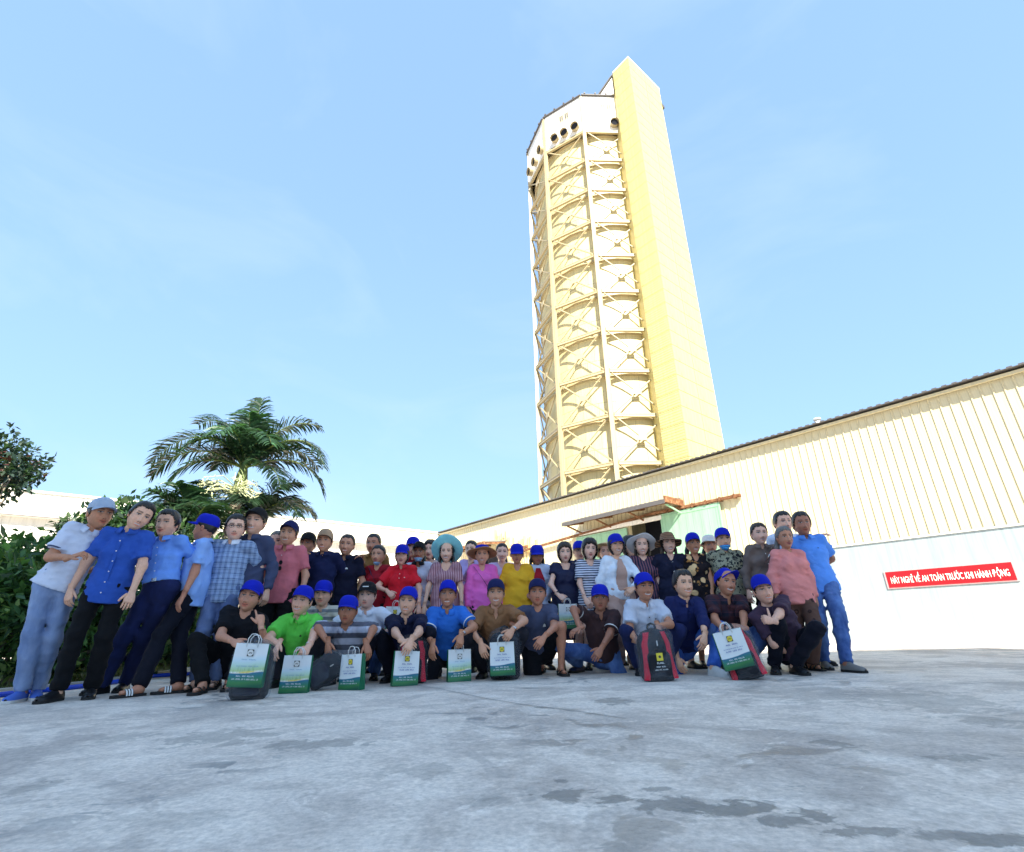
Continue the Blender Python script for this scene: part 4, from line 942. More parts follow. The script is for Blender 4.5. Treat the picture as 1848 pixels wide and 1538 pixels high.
    def off_region(mask, thick):
        """offset copy of the head surface where mask > 0"""
        nr = np.stack([x, y, z*.8], -1); nr /= np.linalg.norm(nr, axis=-1)[..., None]
        v = hv+nr*thick[..., None]; mk = mask.reshape(-1); q = HQ[(mk[HQ] > 0).all(1)]
        return H2W(v).reshape(-1, 3), q
    def compact(v, q):
        u, inv = np.unique(q, return_inverse=True); return v[u], inv.reshape(q.shape)
    AP = np.abs(np.degrees(HPH)); hm = hm or M_HAIR
    if hair != 'bald':
        tb = HAIRL[hair]; zl = np.interp(AP, *zip(*tb)); zl = zl+.004*np.sin(HPH*9+rs.rand()*6)+.003*np.sin(HPH*23+rs.rand()*6)
        zl = zl+(.010*np.exp(-((AP-46)/14)**2) if hair in ('short', 'crew') and not fem else 0)
        d_ = z-zl; thk = {'short': .013, 'crew': .007, 'bob': .022, 'long': .018, 'pony': .010}[hair]*rs.uniform(.85, 1.2)
        if hat and hat[0] != 'none': thk = min(thk, .011 if hair in ('bob', 'long') else .006)
        t_ = thk*np.clip(d_/.018, 0, 1)**.6*(1+.35*np.clip((z-.05)/.06, 0, 1)*(0 if hat else 1))
        t_ = t_*(1+.09*np.sin(HPH*17+z*60+rs.rand()*6)+.07*np.sin(HPH*31-z*90))+.0015
        hmask = (d_ > -.006) & ((z < .052) if hat else True)
        v, q = compact(*off_region(hmask.astype(int), np.where(d_ > 0, t_, -.002)))
        ho = link('hair', mesh_np('hair', v, q, None, None, True, [hm]), e)
        if hair == 'pony':
            m = MB(); P_ = lambda a, b, c: (C-base)+(Rh*a+Fh*b+Uh*c)*hk; sgn = 1 if (hy > 0 or 'tailR' in ex) else -1
            m.tube([P_(0, -.095, .03), P_(.02*sgn, -.128, .015), P_(.05*sgn, -.12, -.06), P_(.065*sgn, -.10, -.15), P_(.07*sgn, -.09, -.20)], [.018, .030, .032, .022, .005], 10); link('ponytail', m.mesh('ponytail', hm, True), ho)
        if hair == 'long':
            for s in (-1, 1):
                m = MB(); P_ = lambda a, b, c: (C-base)+(Rh*a+Fh*b+Uh*c)*hk
                m.tube([P_(.072*s, -.02, .0), P_(.082*s, -.02, -.06), P_(.080*s, -.015, -.12), P_(.07*s, -.02, -.155)], [.012, .022, .020, .006], 9); link('side_lock', m.mesh('side_lock', hm, True), ho)
    # ---- hats
    if hat: make_hat(e, hat, C-base, Rh, Fh, Uh, hk, fw, rs)
    # ---- clothes
    voxel = .0155 if near else .019
    cov = {'ez': .016}
    if top:
        ez = top.get('ez', .018); pr = []
        for (a_, b_, ra, rb) in TOR: ap(a_, b_, ra+ez/k, rb+ez/k, M)
        hem = top.get('hem', .10)*k
        if not crouch: ap(HP+U*.06*k, HP-U*(hem+.05), hw+ez/k, max(hw+ez/k*1.4, .198), M)
        if top.get('skirt') and not crouch:
            ap(HP-U*.05*k, HP-U*top['skirt']*k, hw+.025, hw+.06, M)
        sl = top.get('sl', 'short')
        for s in (-1, 1):
            ap(Nk-U*.050*k+R*.025*k*s, S[s], .050+ez*.45/k, .049+ez*.6/k)
            if sl in ('short', 'cap', 'half'):
                fr_ = {'short': .74, 'cap': .42, 'half': 1.0}[sl]; E_ = S[s]+(EL[s]-S[s])*fr_; d = nrm(EL[s]-S[s]); ap(S[s], E_+d*.03, .050-.006*fem+ez*.6/k, .053-.006*fem+ez*.7/k, None, [(E_, d)])
            elif sl == 'long':
                ap(S[s], EL[s], .049-.005*fem+ez*.55/k, .044-.004*fem+ez*.5/k); d = nrm(WR[s]-EL[s]); W_ = EL[s]+(WR[s]-EL[s])*top.get('cuff', .93); ap(EL[s], W_+d*.03, .044-.004*fem+ez*.45/k, .033-.003*fem+ez*.4/k, None, [(W_, d)])
            if fem and not top.get('flat'): ap(Nk-U*.205*k+R*.062*s*k+Ft*.062*k, Nk-U*.20*k+R*.062*s*k+Ft*.066*k, .058+ez*.5/k, .054+ez*.5/k)
        neck = top.get('neck', 'collar'); nr_ = {'collar': .062, 'tee': .064, 'round': .068, 'wide': .092, 'vee': .066, 'jacket': .066}[neck]
        ap(Nk-U*.02*k, Nk+U*.12*k, nr_*.9, nr_*1.05, None, (), -1)
        if neck == 'collar': ap(Nk+Ft*.04*k+U*.03*k, Nk+Ft*.115*k-U*top.get('open', .09)*k, .034, .010, None, (), -1)
        if neck == 'vee': ap(Nk+Ft*.04*k+U*.03*k, Nk+Ft*.125*k-U*.14*k, .055, .012, None, (), -1)
        if neck == 'tee': ap(Nk+Ft*.035*k+U*.02*k, Nk+Ft*.06*k-U*.012*k, .050, .036, None, (), -1)
        if neck in ('round', 'wide'): ap(Nk+Ft*.05*k-U*.01*k, Nk+Ft*.09*k-U*.055*k, .055 if neck == 'round' else .075, .045 if neck == 'round' else .06, None, (), -1)
        cuts = [] if crouch else [(HP-U*(top['skirt']*k if top.get('skirt') else hem)-base, -U)]
        if crouch: cuts = [(HP-U*.06*k-base, -U)]
        v, q = sdf_mesh(pr, voxel, folds(rs, top.get('fold', .018)), cuts, k=.028)
        so = link({'d': 'dress', 't': 'tunic', 'j': 'jacket'}.get(top.get('as', ''), 'shirt'), mesh_np('shirt', v, q, None, None, True, [top['m']]), e)
        CB = lambda a, b, c: (Nk-base)+R*a*k+Ft*b*k+U*c*k
        def chest(u, w, lift=.004):
            """point on the front of the shirt, u across, w below the neck base (in m)"""
            ry = (cw/1.42*fat**.4+ez)*(1+.0); rx = cw+ez; yy = ry*math.sqrt(max(0, 1-(u/rx)**2))*(.98 if w > .12 else .80+.18*w/.12)
            return CB(u, yy+lift+(.03 if fem and .13 < w < .27 else 0), -w)
        if neck == 'collar' and top.get('collar', True):
            m = MB(); n = 26; vs = []; f0 = r(16)
            for i in range(n+1):
                ph = f0+(2*math.pi-2*f0)*i/n; fr_ = (math.cos(ph)+1)/2
                cx, cy = math.sin(ph), math.cos(ph)
                for (ra, zz) in ((.060, -.012-.03*fr_), (.063, .036-.032*fr_), (.069, .037-.033*fr_), (.086+.012*fr_, .004-.052*fr_**1.5), (.084+.010*fr_, -.002-.052*fr_**1.5)):
                    vs.append(CB(cx*ra*1.12, cy*ra*1.02+.006+.010*fr_, zz))
            m.add(vs, [(i*5+j, (i+1)*5+j, (i+1)*5+j+1, i*5+j+1) for i in range(n) for j in range(4)]); link('collar', m.mesh('collar', top.get('cm', top['m']), True), so)
        if top.get('placket'):
            m = MB(); vs = []; nn_ = 12
            for i in range(nn_+1):
                w = .10+(top['placket']-.10)*i/nn_; a_ = chest(-.014, w, .006); b_ = chest(.014, w, .006); vs += [a_, b_]
            m.add(vs, [(2*i, 2*i+1, 2*i+3, 2*i+2) for i in range(nn_)]); link('placket', m.mesh('placket', top['m'], True), so)
            for i in range(top.get('btn', 5)):
                c_ = chest(0, .12+(top['placket']-.14)*i/max(1, top.get('btn', 5)-1), .008); m = MB(); rb = top.get('br', .0062)*k
                m.add([c_+R*rb*math.cos(t)+U*rb*math.sin(t) for t in np.linspace(0, 6.28, 9)[:-1]]+[c_+Ft*.004+R*rb*.8*math.cos(t)+U*rb*.8*math.sin(t) for t in np.linspace(0, 6.28, 9)[:-1]], [tuple(range(8, 16))]+[(i_, (i_+1) % 8, 8+(i_+1) % 8, 8+i_) for i_ in range(8)]); link('button', m.mesh('button', top.get('bm', M_BTN)), so)
        if top.get('trim'):
            for s in (-1, 1):
                E_ = S[s]+(EL[s]-S[s])*.74-base; d = nrm(EL[s]-S[s]); m = MB(); m.tube([E_-d*.010, E_+d*.004], [(.0535+ez*.82/k+.006)*k]*2, 18, False); link('sleeve_trim', m.mesh('sleeve_trim', top['trim'], True), so)
        for (u, w, wd, hg, mt) in top.get('logo', ()):
            c_ = chest(u, w, .010); m = MB(); n_ = nrm(Ft+R*u*4); t_ = nrm(np.cross(U, n_)); m.add([c_-t_*wd/2-U*hg/2, c_+t_*wd/2-U*hg/2, c_+t_*wd/2*.8+U*hg*.1, c_+t_*wd*.12+U*hg/2, c_-t_*wd*.12+U*hg*.5, c_-t_*wd/2*.8+U*hg*.1], [(0, 1, 2, 3, 4, 5)]); link('chest_logo', m.mesh('chest_logo', mt), so)
        for xx in ex:
            if isinstance(xx, tuple) and xx[0] == 'strap':
                m = MB(); pts = [chest(xx[1]*(.12-.30*t), .02+.42*t, .010) for t in np.linspace(0, 1, 12)]; vs = []
                for p_ in pts: vs += [p_-U*.012-R*.012*xx[1], p_+U*.012+R*.012*xx[1]]
                m.add(vs, [(2*i, 2*i+1, 2*i+3, 2*i+2) for i in range(11)]); link('bag_strap', m.mesh('bag_strap', xx[2], True), so)
            if xx == 'shades':
                for w in (.20, .265):
                    c_ = chest(.005, w, .014); m = MB(); rb = .026; m.add([c_+R*rb*.8*math.cos(t)+U*rb*math.sin(t) for t in np.linspace(0, 6.28, 13)[:-1]]+[c_+Ft*.006+R*rb*.7*math.cos(t)+U*rb*.9*math.sin(t) for t in np.linspace(0, 6.28, 13)[:-1]], [tuple(range(12, 24))]+[(i_, (i_+1) % 12, 12+(i_+1) % 12, 12+i_) for i_ in range(12)]); link('sunglasses', m.mesh('sunglasses', M_BELT), so)
            if isinstance(xx, tuple) and xx[0] == 'open':      # inner top seen between open jacket fronts
                m = MB(); vs = []; nn_ = 12
                for i in range(nn_+1):
                    w = .05+.42*i/nn_; hwid = xx[1]*(.35+.65*min(1, i/5)); vs += [chest(u, w, .016) for u in (-hwid, -hwid*.3, hwid*.3, hwid)]
                m.add(vs, [(4*i+j, 4*i+j+1, 4*i+j+5, 4*i+j+4) for i in range(nn_) for j in range(3)]); link('inner_top', m.mesh('inner_top', xx[2], True), so)
    if bot:
        pr = []; ez = bot.get('ez', .013)
        ap(HP-U*.02*k, HP+U*.05*k, hw+ez*1.2/k, hw+ez*1.0/k, M, [(HP+U*.085*k, U)])
        cut = []
        for s in (-1, 1):
            ap(HJ[s], KN[s], .079*lf+ez/k, .054*lf+ez/k)
            if bot.get('len', 'full') == 'full':
                d = nrm(AN[s]-KN[s]); E_ = KN[s]+(AN[s]-KN[s])*.97; ap(KN[s], E_+d*.04, .054+ez/k, .043+ez*bot.get('flare', 1.1)/k, None, [(E_+d*.01, d)]); ap(KN[s]*.72+AN[s]*.28-TD[s]*.012, KN[s]*.5+AN[s]*.5-TD[s]*.012, .050+ez*.9/k, .044+ez*.9/k)
            else:
                pr.pop(); d = nrm(KN[s]-HJ[s]); E_ = HJ[s]+(KN[s]-HJ[s])*bot['len']; ap(HJ[s], E_+d*.05, .084+ez/k, .066+ez/k, None, [(E_, d)])
        v, q = sdf_mesh(pr, voxel, folds(rs, bot.get('fold', .015)), (), k=.03)
        bo = link(bot.get('as', 'trousers'), mesh_np('trousers', v, q, None, None, True, [bot['m']]), e)
        if 'belt' in ex:
            m = MB(); vs = []; n = 28
            for i in range(n):
                t = 2*math.pi*i/n
                for zz in (.045, .085): vs.append((HP-base)+R*math.cos(t)*(hw+.016)*k+Ft*math.sin(t)*(hw/1.42+.016)*k+U*zz*k)
            m.add(vs, [(2*i, 2*((i+1) % n), 2*((i+1) % n)+1, 2*i+1) for i in range(n)]); b_ = link('belt', m.mesh('belt', M_BELT, True), bo)
            c_ = (HP-base)+Ft*(hw/1.42+.022)*k+U*.065*k; m = MB(); m.bar(c_-R*.022, c_+R*.022, .008, .034, U); link('buckle', m.mesh('buckle', M_STEEL), b_)
    # ---- footwear
    for s in (-1, 1): make_shoe(e, shoes, AN[s]-base, TD[s], k)
    # ---- small things worn
    for xx in ex:
        t0 = xx[0] if isinstance(xx, tuple) else xx
        if t0 == 'mask':
            mk = ((z > xx[2]) & (z < xx[3]) & (AP < 72)).astype(int); v, q = compact(*off_region(mk, np.full(z.shape, .007)+.004*np.sin(z*300))); mo = link('face_mask', mesh_np('face_mask', v, q, None, None, True, [xx[1]]), e)
        if t0 == 'glasses':
            P_ = lambda a, b, c: (C-base)+(Rh*a+Fh*b+Uh*c)*hk
            m = MB()
            for s in (-1, 1):
                m.tube([P_(s*.034+.021*math.cos(t), .100-.10*abs(.021*math.cos(t)*s+.034-.02)*.6, .008+.017*math.sin(t)) for t in np.linspace(0, 6.28, 15)], .0022, 5)
                m.tube([P_(s*.055, .094, .010), P_(s*.078, .05, .010), P_(s*.080, -.005, .006)], .002, 5)
            m.tube([P_(-.013, .104, .010), P_(0, .107, .012), P_(.013, .104, .010)], .002, 5); link('glasses', m.mesh('glasses', M_BELT), e)
        if t0 == 'watch':
            s = xx[1]; d = nrm(WR[s]-EL[s]); c_ = WR[s]-d*.03-base; m = MB(); m.tube([c_-d*.011, c_+d*.011], [.033*k]*2, 14, False); link('wrist_band', m.mesh('wrist_band', xx[2], True), e)
    return dict(C=C, W=WR, K=KN, HP=HP, e=e, Y=Y)
def make_hat(e, hat, C, Rh, Fh, Uh, hk, fw, rs):
    kind, mat = hat[0], hat[1]; o = hat[2] if len(hat) > 2 else {}
    R_, F_, U_ = Rh, Fh, Uh
    if o.get('back'): F_ = -Fh; R_ = -Rh
    if o.get('yaw'): a = math.radians(o['yaw']); F_, R_ = F_*math.cos(a)+R_*math.sin(a), R_*math.cos(a)-F_*math.sin(a)
    a = math.radians(o.get('pitch', 6)); F_, U_ = F_*math.cos(a)+U_*math.sin(a), U_*math.cos(a)-F_*math.sin(a)
    P = lambda x, y, z: C+(R_*x+F_*y+U_*z)*hk
    if kind == 'cap':
        m = MB(); n, t_ = 30, 9; vs = []; z0 = .040
        for i in range(t_+1):
            t = i/t_*math.pi/2*.985; rr = math.cos(t)**.62; zz = z0+.098*math.sin(t)**.95
            for j in range(n):
                p = 2*math.pi*j/n; cx, cy = math.sin(p), math.cos(p)
                bx = .0855*fw*rr*cx; by = (.104 if cy > 0 else .112)*rr*cy
                vs.append(P(bx, by, zz+(.010*max(cy, 0)*math.sin(2*t))-(.012*max(-cy, 0) if i == 0 else 0)))
        m.add(vs, [(i*n+j, i*n+(j+1) % n, (i+1)*n+(j+1) % n, (i+1)*n+j) for i in range(t_) for j in range(n)]+[tuple(range(t_*n, t_*n+n))])
        co = link('cap', m.mesh('cap', mat, True), e)
        m = MB(); vs = []; nb = 14
        for lay in (.0, -.005):
            for i in range(nb+1):
                p = math.radians(-64+128*i/nb); u = p/math.radians(64)
                for q in range(5):
                    g = q/4; ext = .074*(1-abs(u)**2.6)*g
                    vs.append(P(math.sin(p)*(.085*fw+.004*g), math.cos(p)*.103+ext, z0+.004-.006*u*u-.022*u*u*g-.012*g*(1-u*u)+lay))
        A = (nb+1)*5
        m.add(vs, [(i*5+q, i*5+q+1, (i+1)*5+q+1, (i+1)*5+q) for i in range(nb) for q in range(4)]+[(A+i*5+q, A+(i+1)*5+q, A+(i+1)*5+q+1, A+i*5+q+1) for i in range(nb) for q in range(4)]+[(i*5+4, A+i*5+4, A+(i+1)*5+4, (i+1)*5+4) for i in range(nb)])
        link('brim', m.mesh('brim', o.get('bm', mat), True), co)
        if o.get('mark'):
            m = MB(); m.add([P(-.03, .104, .072), P(.03, .104, .072), P(.03, .100, .081), P(-.03, .100, .081)], [(0, 1, 2, 3)]); link('cap_mark', m.mesh('cap_mark', M_WHT), co)
    else:
        br = o.get('r', .2); ch = o.get('h', .10); dr = o.get('droop', .25); wv = o.get('wave', .012); cu = o.get('cup', 0.); m = MB(); n = 40; vs = []; z0 = o.get('z', .045); ph = rs.rand()*6
        prof = [(.012, z0+ch), (.045, z0+ch*.98), (.072, z0+ch*.85), (.086, z0+ch*.5), (.094, z0)]
        nb = 8
        for i in range(1, nb+1):
            g = i/nb; prof.append((.094+(br-.094)*g, z0-dr*(br-.094)*g**1.3+cu*g*g))
        prof += [(br-.002, prof[-1][1]-.005)]+[(r_, z_-.005) for r_, z_ in prof[-2:4:-1]]
        for r_, z_ in prof:
            for j in range(n):
                a = 2*math.pi*j/n; g = max(0, (r_-.094)/(br-.094)); w = wv*g*(math.sin(3*a+ph)+.6*math.sin(5*a+2*ph)); vs.append(P(r_*math.sin(a)*.97, r_*math.cos(a)*1.06, z_+w))
        m.add(vs, [(i*n+j, i*n+(j+1) % n, (i+1)*n+(j+1) % n, (i+1)*n+j) for i in range(len(prof)-1) for j in range(n)]+[tuple(range(n))])
        co = link('sun_hat', m.mesh('sun_hat', mat, True), e)
        if o.get('band'):
            m = MB(); vs = []
            for zz, r_ in ((z0+.004, .0955), (z0+ch*o.get('bh', .4), .0915)):
                for j in range(n): a = 2*math.pi*j/n; vs.append(P(r_*math.sin(a)*.98, r_*math.cos(a)*1.07, zz))
            m.add(vs, [(j, (j+1) % n, n+(j+1) % n, n+j) for j in range(n)]); link('hat_band', m.mesh('hat_band', o['band'], True), co)
SH_SEC = [(-.068, .024, .048), (-.055, .034, .070), (-.02, .037, .090), (.025, .038, .086), (.07, .042, .064), (.12, .046, .050), (.16, .043, .042), (.185, .030, .034), (.197, .012, .022)]
SHOE = {'black': (M_SHOEK, M_SOLE), 'blue': (M_SHOEB, M_SOLEW), 'white': (M_SHOEW, M_SOLEW), 'grey': (M_SHOEG, M_SOLE), 'navy': (M_SHOEN, M_SOLE)}
def make_shoe(e, kind, A, T, k):
    Zv = V3(0, 0, 1); sd = np.cross(T, Zv); g = A-Zv*.078*k
    P = lambda u, v, w: g+T*u*k+sd*v*k+Zv*w*k
    out = [(-.072, .018), (-.06, .034), (-.02, .040), (.03, .040), (.08, .046), (.125, .050), (.165, .046), (.19, .034), (.203, .012)]
    so = MB(); pl = [(u, v) for u, v in out]+[(u, -v) for u, v in out[::-1]]; n = len(pl); hh = .022
    so.add([P(u, v, .0) for u, v in pl]+[P(u, v, hh) for u, v in pl], [tuple(range(n)), tuple(range(2*n-1, n-1, -1))]+[(i, n+i, n+(i+1) % n, (i+1) % n) for i in range(n)])
    if kind in SHOE:
        mu, ms = SHOE[kind]; m = MB(); n = 12; vs = []
        for (u, hw, ht) in SH_SEC:
            for j in range(n):
                a = math.pi*j/(n-1); vs.append(P(u, math.cos(a)*hw, .018+math.sin(a)**.8*(ht-.005)))
        m.add(vs, [(i*n+j, i*n+j+1, (i+1)*n+j+1, (i+1)*n+j) for i in range(len(SH_SEC)-1) for j in range(n-1)]+[tuple(range(n))[::-1]])
        o = link('shoe', m.mesh('shoe', mu, True), e); link('sole', so.mesh('sole', ms), o)
    else:
        o = link('sandal', so.mesh('sandal', M_SOLE), e)
        if kind == 'slides': bars = [(.075, M_SOLE, .055), (.058, M_WHT, .012), (.078, M_WHT, .012), (.098, M_WHT, .012)]
        else: bars = [(.10, M_SOLE, .028), (.035, M_SOLE, .022)]
        for i, (u, mt, wd) in enumerate(bars):
            m = MB(); vs = []; lift = .004 if mt is M_WHT else 0
            for du in (-wd/2, wd/2):
                for j in range(9):
                    a = math.pi*j/8; vs.append(P(u+du, math.cos(a)*(.050+lift), .014+math.sin(a)*(.058+lift-(u+du)*.12)))
            m.add(vs, [(j, j+1, 9+j+1, 9+j) for j in range(8)]); link('strap', m.mesh('strap', mt, True), o)
        if kind == 'sandal':
            m = MB(); m.tube([P(-.03, .036, .03), P(-.062, .02, .06), P(-.066, 0, .065), P(-.062, -.02, .06), P(-.03, -.036, .03)], .009, 6); link('heel_strap', m.mesh('heel_strap', M_SOLE), o)
# ================================================================ the people
def sh(m, **kw): return dict(m=m, **kw)
C_ = lambda key, rgb, **kw: fabric(key, srgb(*rgb), **kw)
WHITE_T = C_('white polo', (205, 212, 230)); RBLUE = C_('royal blue shirt', (44, 84, 172)); LBLUE = C_('light blue shirt', (112, 158, 235)); LBLUE2 = C_('pale blue shirt', (140, 178, 238))
PLAID = C_('blue grey plaid', (92, 112, 150), kind='plaid', col2=srgb(150, 172, 205)); SLATE = C_('slate shirt', (62, 70, 98)); PINKS = C_('salmon shirt', (205, 112, 122)); BLK = C_('black shirt', (16, 17, 24)); NAVY = C_('navy shirt', (20, 28, 66)); NAVY2 = C_('deep navy polo', (14, 18, 42))
MUST = C_('mustard shirt', (150, 110, 62)); PLUM = C_('plum jacket', (70, 45, 70), kind='mottle', col2=srgb(40, 30, 50)); RED = C_('red polo', (205, 28, 44)); DRED = C_('dark red top', (150, 24, 40)); WJ = C_('white jacket', (205, 212, 232))
STRP = C_('pink striped dress', (186, 148, 156), kind='vstripe', col2=srgb(116, 62, 76)); LIL = C_('lilac blouse', (188, 168, 218)); LIL2 = C_('pale lilac blouse', (200, 184, 222)); PNK = C_('pink tunic', (226, 105, 186)); YEL = C_('yellow dress', (222, 168, 40)); WJ2 = C_('white blue jacket', (200, 212, 240))
NVD = C_('navy satin dress', (18, 24, 58), rough=.5); NSTR = C_('navy and white stripes', (205, 210, 222), kind='hstripe', col2=srgb(36, 46, 84)); CRM = C_('cream blouse', (215, 195, 190)); WCAR = C_('white cardigan', (222, 230, 240)); BEI = C_('beige dress', (186, 152, 138))
DSTR = C_('dark striped blouse', (42, 44, 66), kind='vstripe', col2=srgb(128, 84, 96), sc=1.5); NVB = C_('navy button dress', (24, 28, 52)); FLO = C_('black floral dress', (26, 20, 26), kind='floral', col2=srgb(228, 190, 138)); CAM = C_('grey black patterned shirt', (150, 150, 128), kind='mottle', col2=srgb(30, 30, 36)); TAUPE = C_('taupe shirt', (112, 98, 92)); SALM = C_('salmon jacket', (222, 138, 132)); BROWNP = C_('brown ring trousers', (92, 66, 56), kind='rings', col2=srgb(50, 32, 30)); SKY = C_('sky blue polo', (92, 150, 235)); WSH = C_('white shirt', (205, 215, 232))
GRN = C_('bright green polo', (98, 205, 78)); BSTR = C_('beige striped polo', (200, 196, 182), kind='hstripe', col2=srgb(120, 125, 128), sc=2.6); GSTR = C_('grey white striped polo', (186, 190, 208), kind='hstripe', col2=srgb(96, 98, 112), sc=3.6); WSH2 = C_('bright white shirt', (218, 224, 236)); NPOL = C_('midnight polo', (20, 24, 54)); BPOL = C_('cobalt polo', (46, 112, 205)); BRN = C_('camel polo', (138, 98, 66)); STEE = C_('steel grey tee', (72, 78, 104)); DBRN = C_('dark brown polo', (64, 44, 46)); GWH = C_('pale grey shirt', (196, 202, 216)); INK = C_('ink blue shirt', (24, 34, 84)); DPL = C_('dark plaid shirt', (30, 34, 52), kind='plaid', col2=srgb(74, 42, 48), sc=2.2); AUB = C_('aubergine polo', (66, 48, 66))
DK = C_('dark navy trousers', (9, 11, 26)); DK2 = C_('black trousers', (9, 9, 13)); JL = C_('pale grey jeans', (112, 132, 170), kind='denim', col2=srgb(150, 168, 200)); JN = C_('navy jeans', (20, 28, 66), kind='denim', col2=srgb(30, 40, 88)); JB = C_('mid blue jeans', (58, 84, 140), kind='denim', col2=srgb(100, 134, 190)); JB2 = C_('bright blue jeans', (46, 84, 165), kind='denim', col2=srgb(80, 124, 205)); JG = C_('grey blue jeans', (80, 98, 140), kind='denim', col2=srgb(110, 128, 165)); CH = C_('charcoal trousers', (34, 34, 42))
P_ = lambda m, **kw: dict(m=m, **kw)
BC = lambda **o: ('cap', M_CAPB, o)
# ---- left end, standing
PERSON('man in white polo and pale grey cap at the left end', 180, 929, 1.72, yaw=30, hy=62, hip=(88, 1075), feet=[(34, 1266), (62, 1262)], skin=1, fat=.93, hat=('cap', M_CAPG, dict(pitch=4)), top=sh(WHITE_T, hem=.06, open=.07, trim=SLATE), bot=P_(JL, ez=.011), shoes='blue', arms={-1: dict(w=(128, 1006, -.22), e=(40, 1015, -.1), h=(150, 998, -.22), c=.7), 1: 'b'}, smile=.6)
PERSON('man in royal blue shirt leaning his head to the right', 252, 933, 1.70, yaw=18, hy=48, tilt=18, nod=8, hip=(186, 1088), feet=[(98, 1266), (162, 1260)], skin=2, fat=.94, top=sh(RBLUE, hem=.17, ez=.024, placket=.60, btn=6), bot=P_(DK2), arms={-1: dict(w=(122, 1072, -.1), h=(114, 1100, -.12)), 1: dict(w=(236, 1078, -.1), h=(226, 1104, -.15))}, smile=.2, teeth=.6)
PERSON('man in light blue shirt with black belt and navy jeans', 302, 947, 1.68, yaw=4, hip=(287, 1085), feet=[(182, 1252), (222, 1248)], skin=2, fat=.95, top=sh(LBLUE, hem=-.05, ez=.02, sl='long', placket=.45), bot=P_(JN), ex=('belt',), arms={1: 'b', -1: 'b'}, smile=.6)
PERSON('man in pale blue shirt turning away under a blue cap', 371, 954, 1.68, yaw=-62, hy=-84, hip=(340, 1090), feet=[(318, 1251), (246, 1257)], toe=(12, 28), skin=1, fat=1.06, hat=BC(pitch=10), hair='crew', top=sh(LBLUE2, hem=.16, ez=.028, placket=.5, btn=5), bot=P_(DK), shoes='slides', arms={1: dict(w=(330, 1077, -.28), h=(316, 1102, -.3), e=(362, 1040, -.1)), -1: 'd'})
PERSON('young man with glasses and blue plaid shirt', 425, 954, 1.70, yaw=6, hy=26, skin=4, top=sh(PLAID, hem=.14, ez=.024, cm=WSH2), bot=P_(JG), shoes='sandal', feet=[(350, 1247), (385, 1243)], arms={-1: 'b', 1: 'b'}, ex=('glasses',), smile=.5)
PERSON('tall laughing man in black cap and slate shirt', 461, 944, 1.80, yaw=6, tilt=4, nod=-4, skin=2, hat=('cap', M_CAPK, dict(pitch=14)), top=sh(SLATE, hem=.1, sl='long', open=.13, placket=.45, btn=4, bm=M_BELT), bot=P_(DK2), smile=1., teeth=1.)
PERSON('balding man mostly hidden behind the salmon shirt', 500, 980, 1.66, yaw=8, skin=2, hair='crew', hm=M_HAIRG, top=sh(GWH, hem=.1), bot=P_(CH), near=False)
PERSON('man in salmon shirt and navy cap with sunglasses on his chest', 521, 965, 1.73, yaw=6, tilt=3, skin=0, hat=('cap', M_CAPN, dict(pitch=16)), top=sh(PINKS, hem=.14, ez=.026, open=.14, placket=.5, btn=1), bot=P_(DK2), ex=('shades',), smile=.9, teeth=.8, arms={-1: 'd', 1: 'd'})
PERSON('man in black cap and black shirt between salmon and navy shirts', 556, 983, 1.66, Y=6.75, yaw=-4, tilt=-4, skin=0, hat=('cap', M_CAPK, dict(pitch=4, yaw=14)), top=sh(BLK, hem=.1), bot=P_(DK2), smile=.3)
PERSON('man in tan cap and navy shirt with open collar', 586, 978, 1.68, Y=6.55, yaw=4, skin=0, hat=('cap', M_CAPT, dict(pitch=8, yaw=8)), top=sh(NAVY, hem=.1, sl='long', open=.14), bot=P_(DK2), arms={-1: dict(w=(556, 1000, -.05), h=(541, 995, -.16), e=(560, 1040, .1)), 1: 'b'}, smile=.4, teeth=.4)
PERSON('bareheaded man in black navy polo with white chest logo', 626, 985, 1.66, yaw=6, tilt=4, skin=0, hair='crew', top=sh(NAVY2, hem=.12, ez=.026, logo=[(.06, .17, .035, .02, M_WHT)]), bot=P_(DK2), fat=1.05, arms={-1: 'b', 1: 'd'}, smile=.8, teeth=.5)
PERSON('man in mustard shirt behind the woman with lowered mask', 674, 983, 1.70, Y=7.25, yaw=-6, skin=1, hair='crew', top=sh(MUST, hem=.1, sl='long'), bot=P_(DK2), arms={-1: dict(w=(652, 1012, -.4), h=(640, 1000, -.55), e=(655, 1040, -.1))}, near=False)
PERSON('woman in dark red top with pale mask under her chin', 683, 1003, 1.55, Y=6.95, yaw=-6, fem=True, skin=0, hair='pony', top=sh(DRED, hem=.12, neck='round'), bot=P_(DK2), ex=(('mask', M_MASK, -.118, -.082), ('strap', -1, PLUM)), smile=.3)
PERSON('woman in red polo and blue cap holding a white bag', 726, 1003, 1.56, Y=6.75, yaw=2, fem=True, skin=2, hair='bob', hat=BC(pitch=-4), top=sh(RED, hem=.14, ez=.024, open=.12, logo=[(.07, .17, .016, .01, M_WHT)], placket=.2, btn=2), bot=P_(DK2), arms={-1: dict(w=(700, 1068, -.22), h=(714, 1080, -.25), e=(672, 1060, -.05), c=.8), 1: dict(w=(756, 1094, -.1), h=(757, 1114, -.12))}, ex=(('watch', -1, M_BELT),), smile=.3, teeth=.2)
PERSON('person in blue cap peeking over the red polo', 745, 989, 1.64, Y=7.35, yaw=8, fem=True, skin=2, hair='short', hat=BC(pitch=0), top=sh(DRED, hem=.1), bot=P_(DK2), near=False)
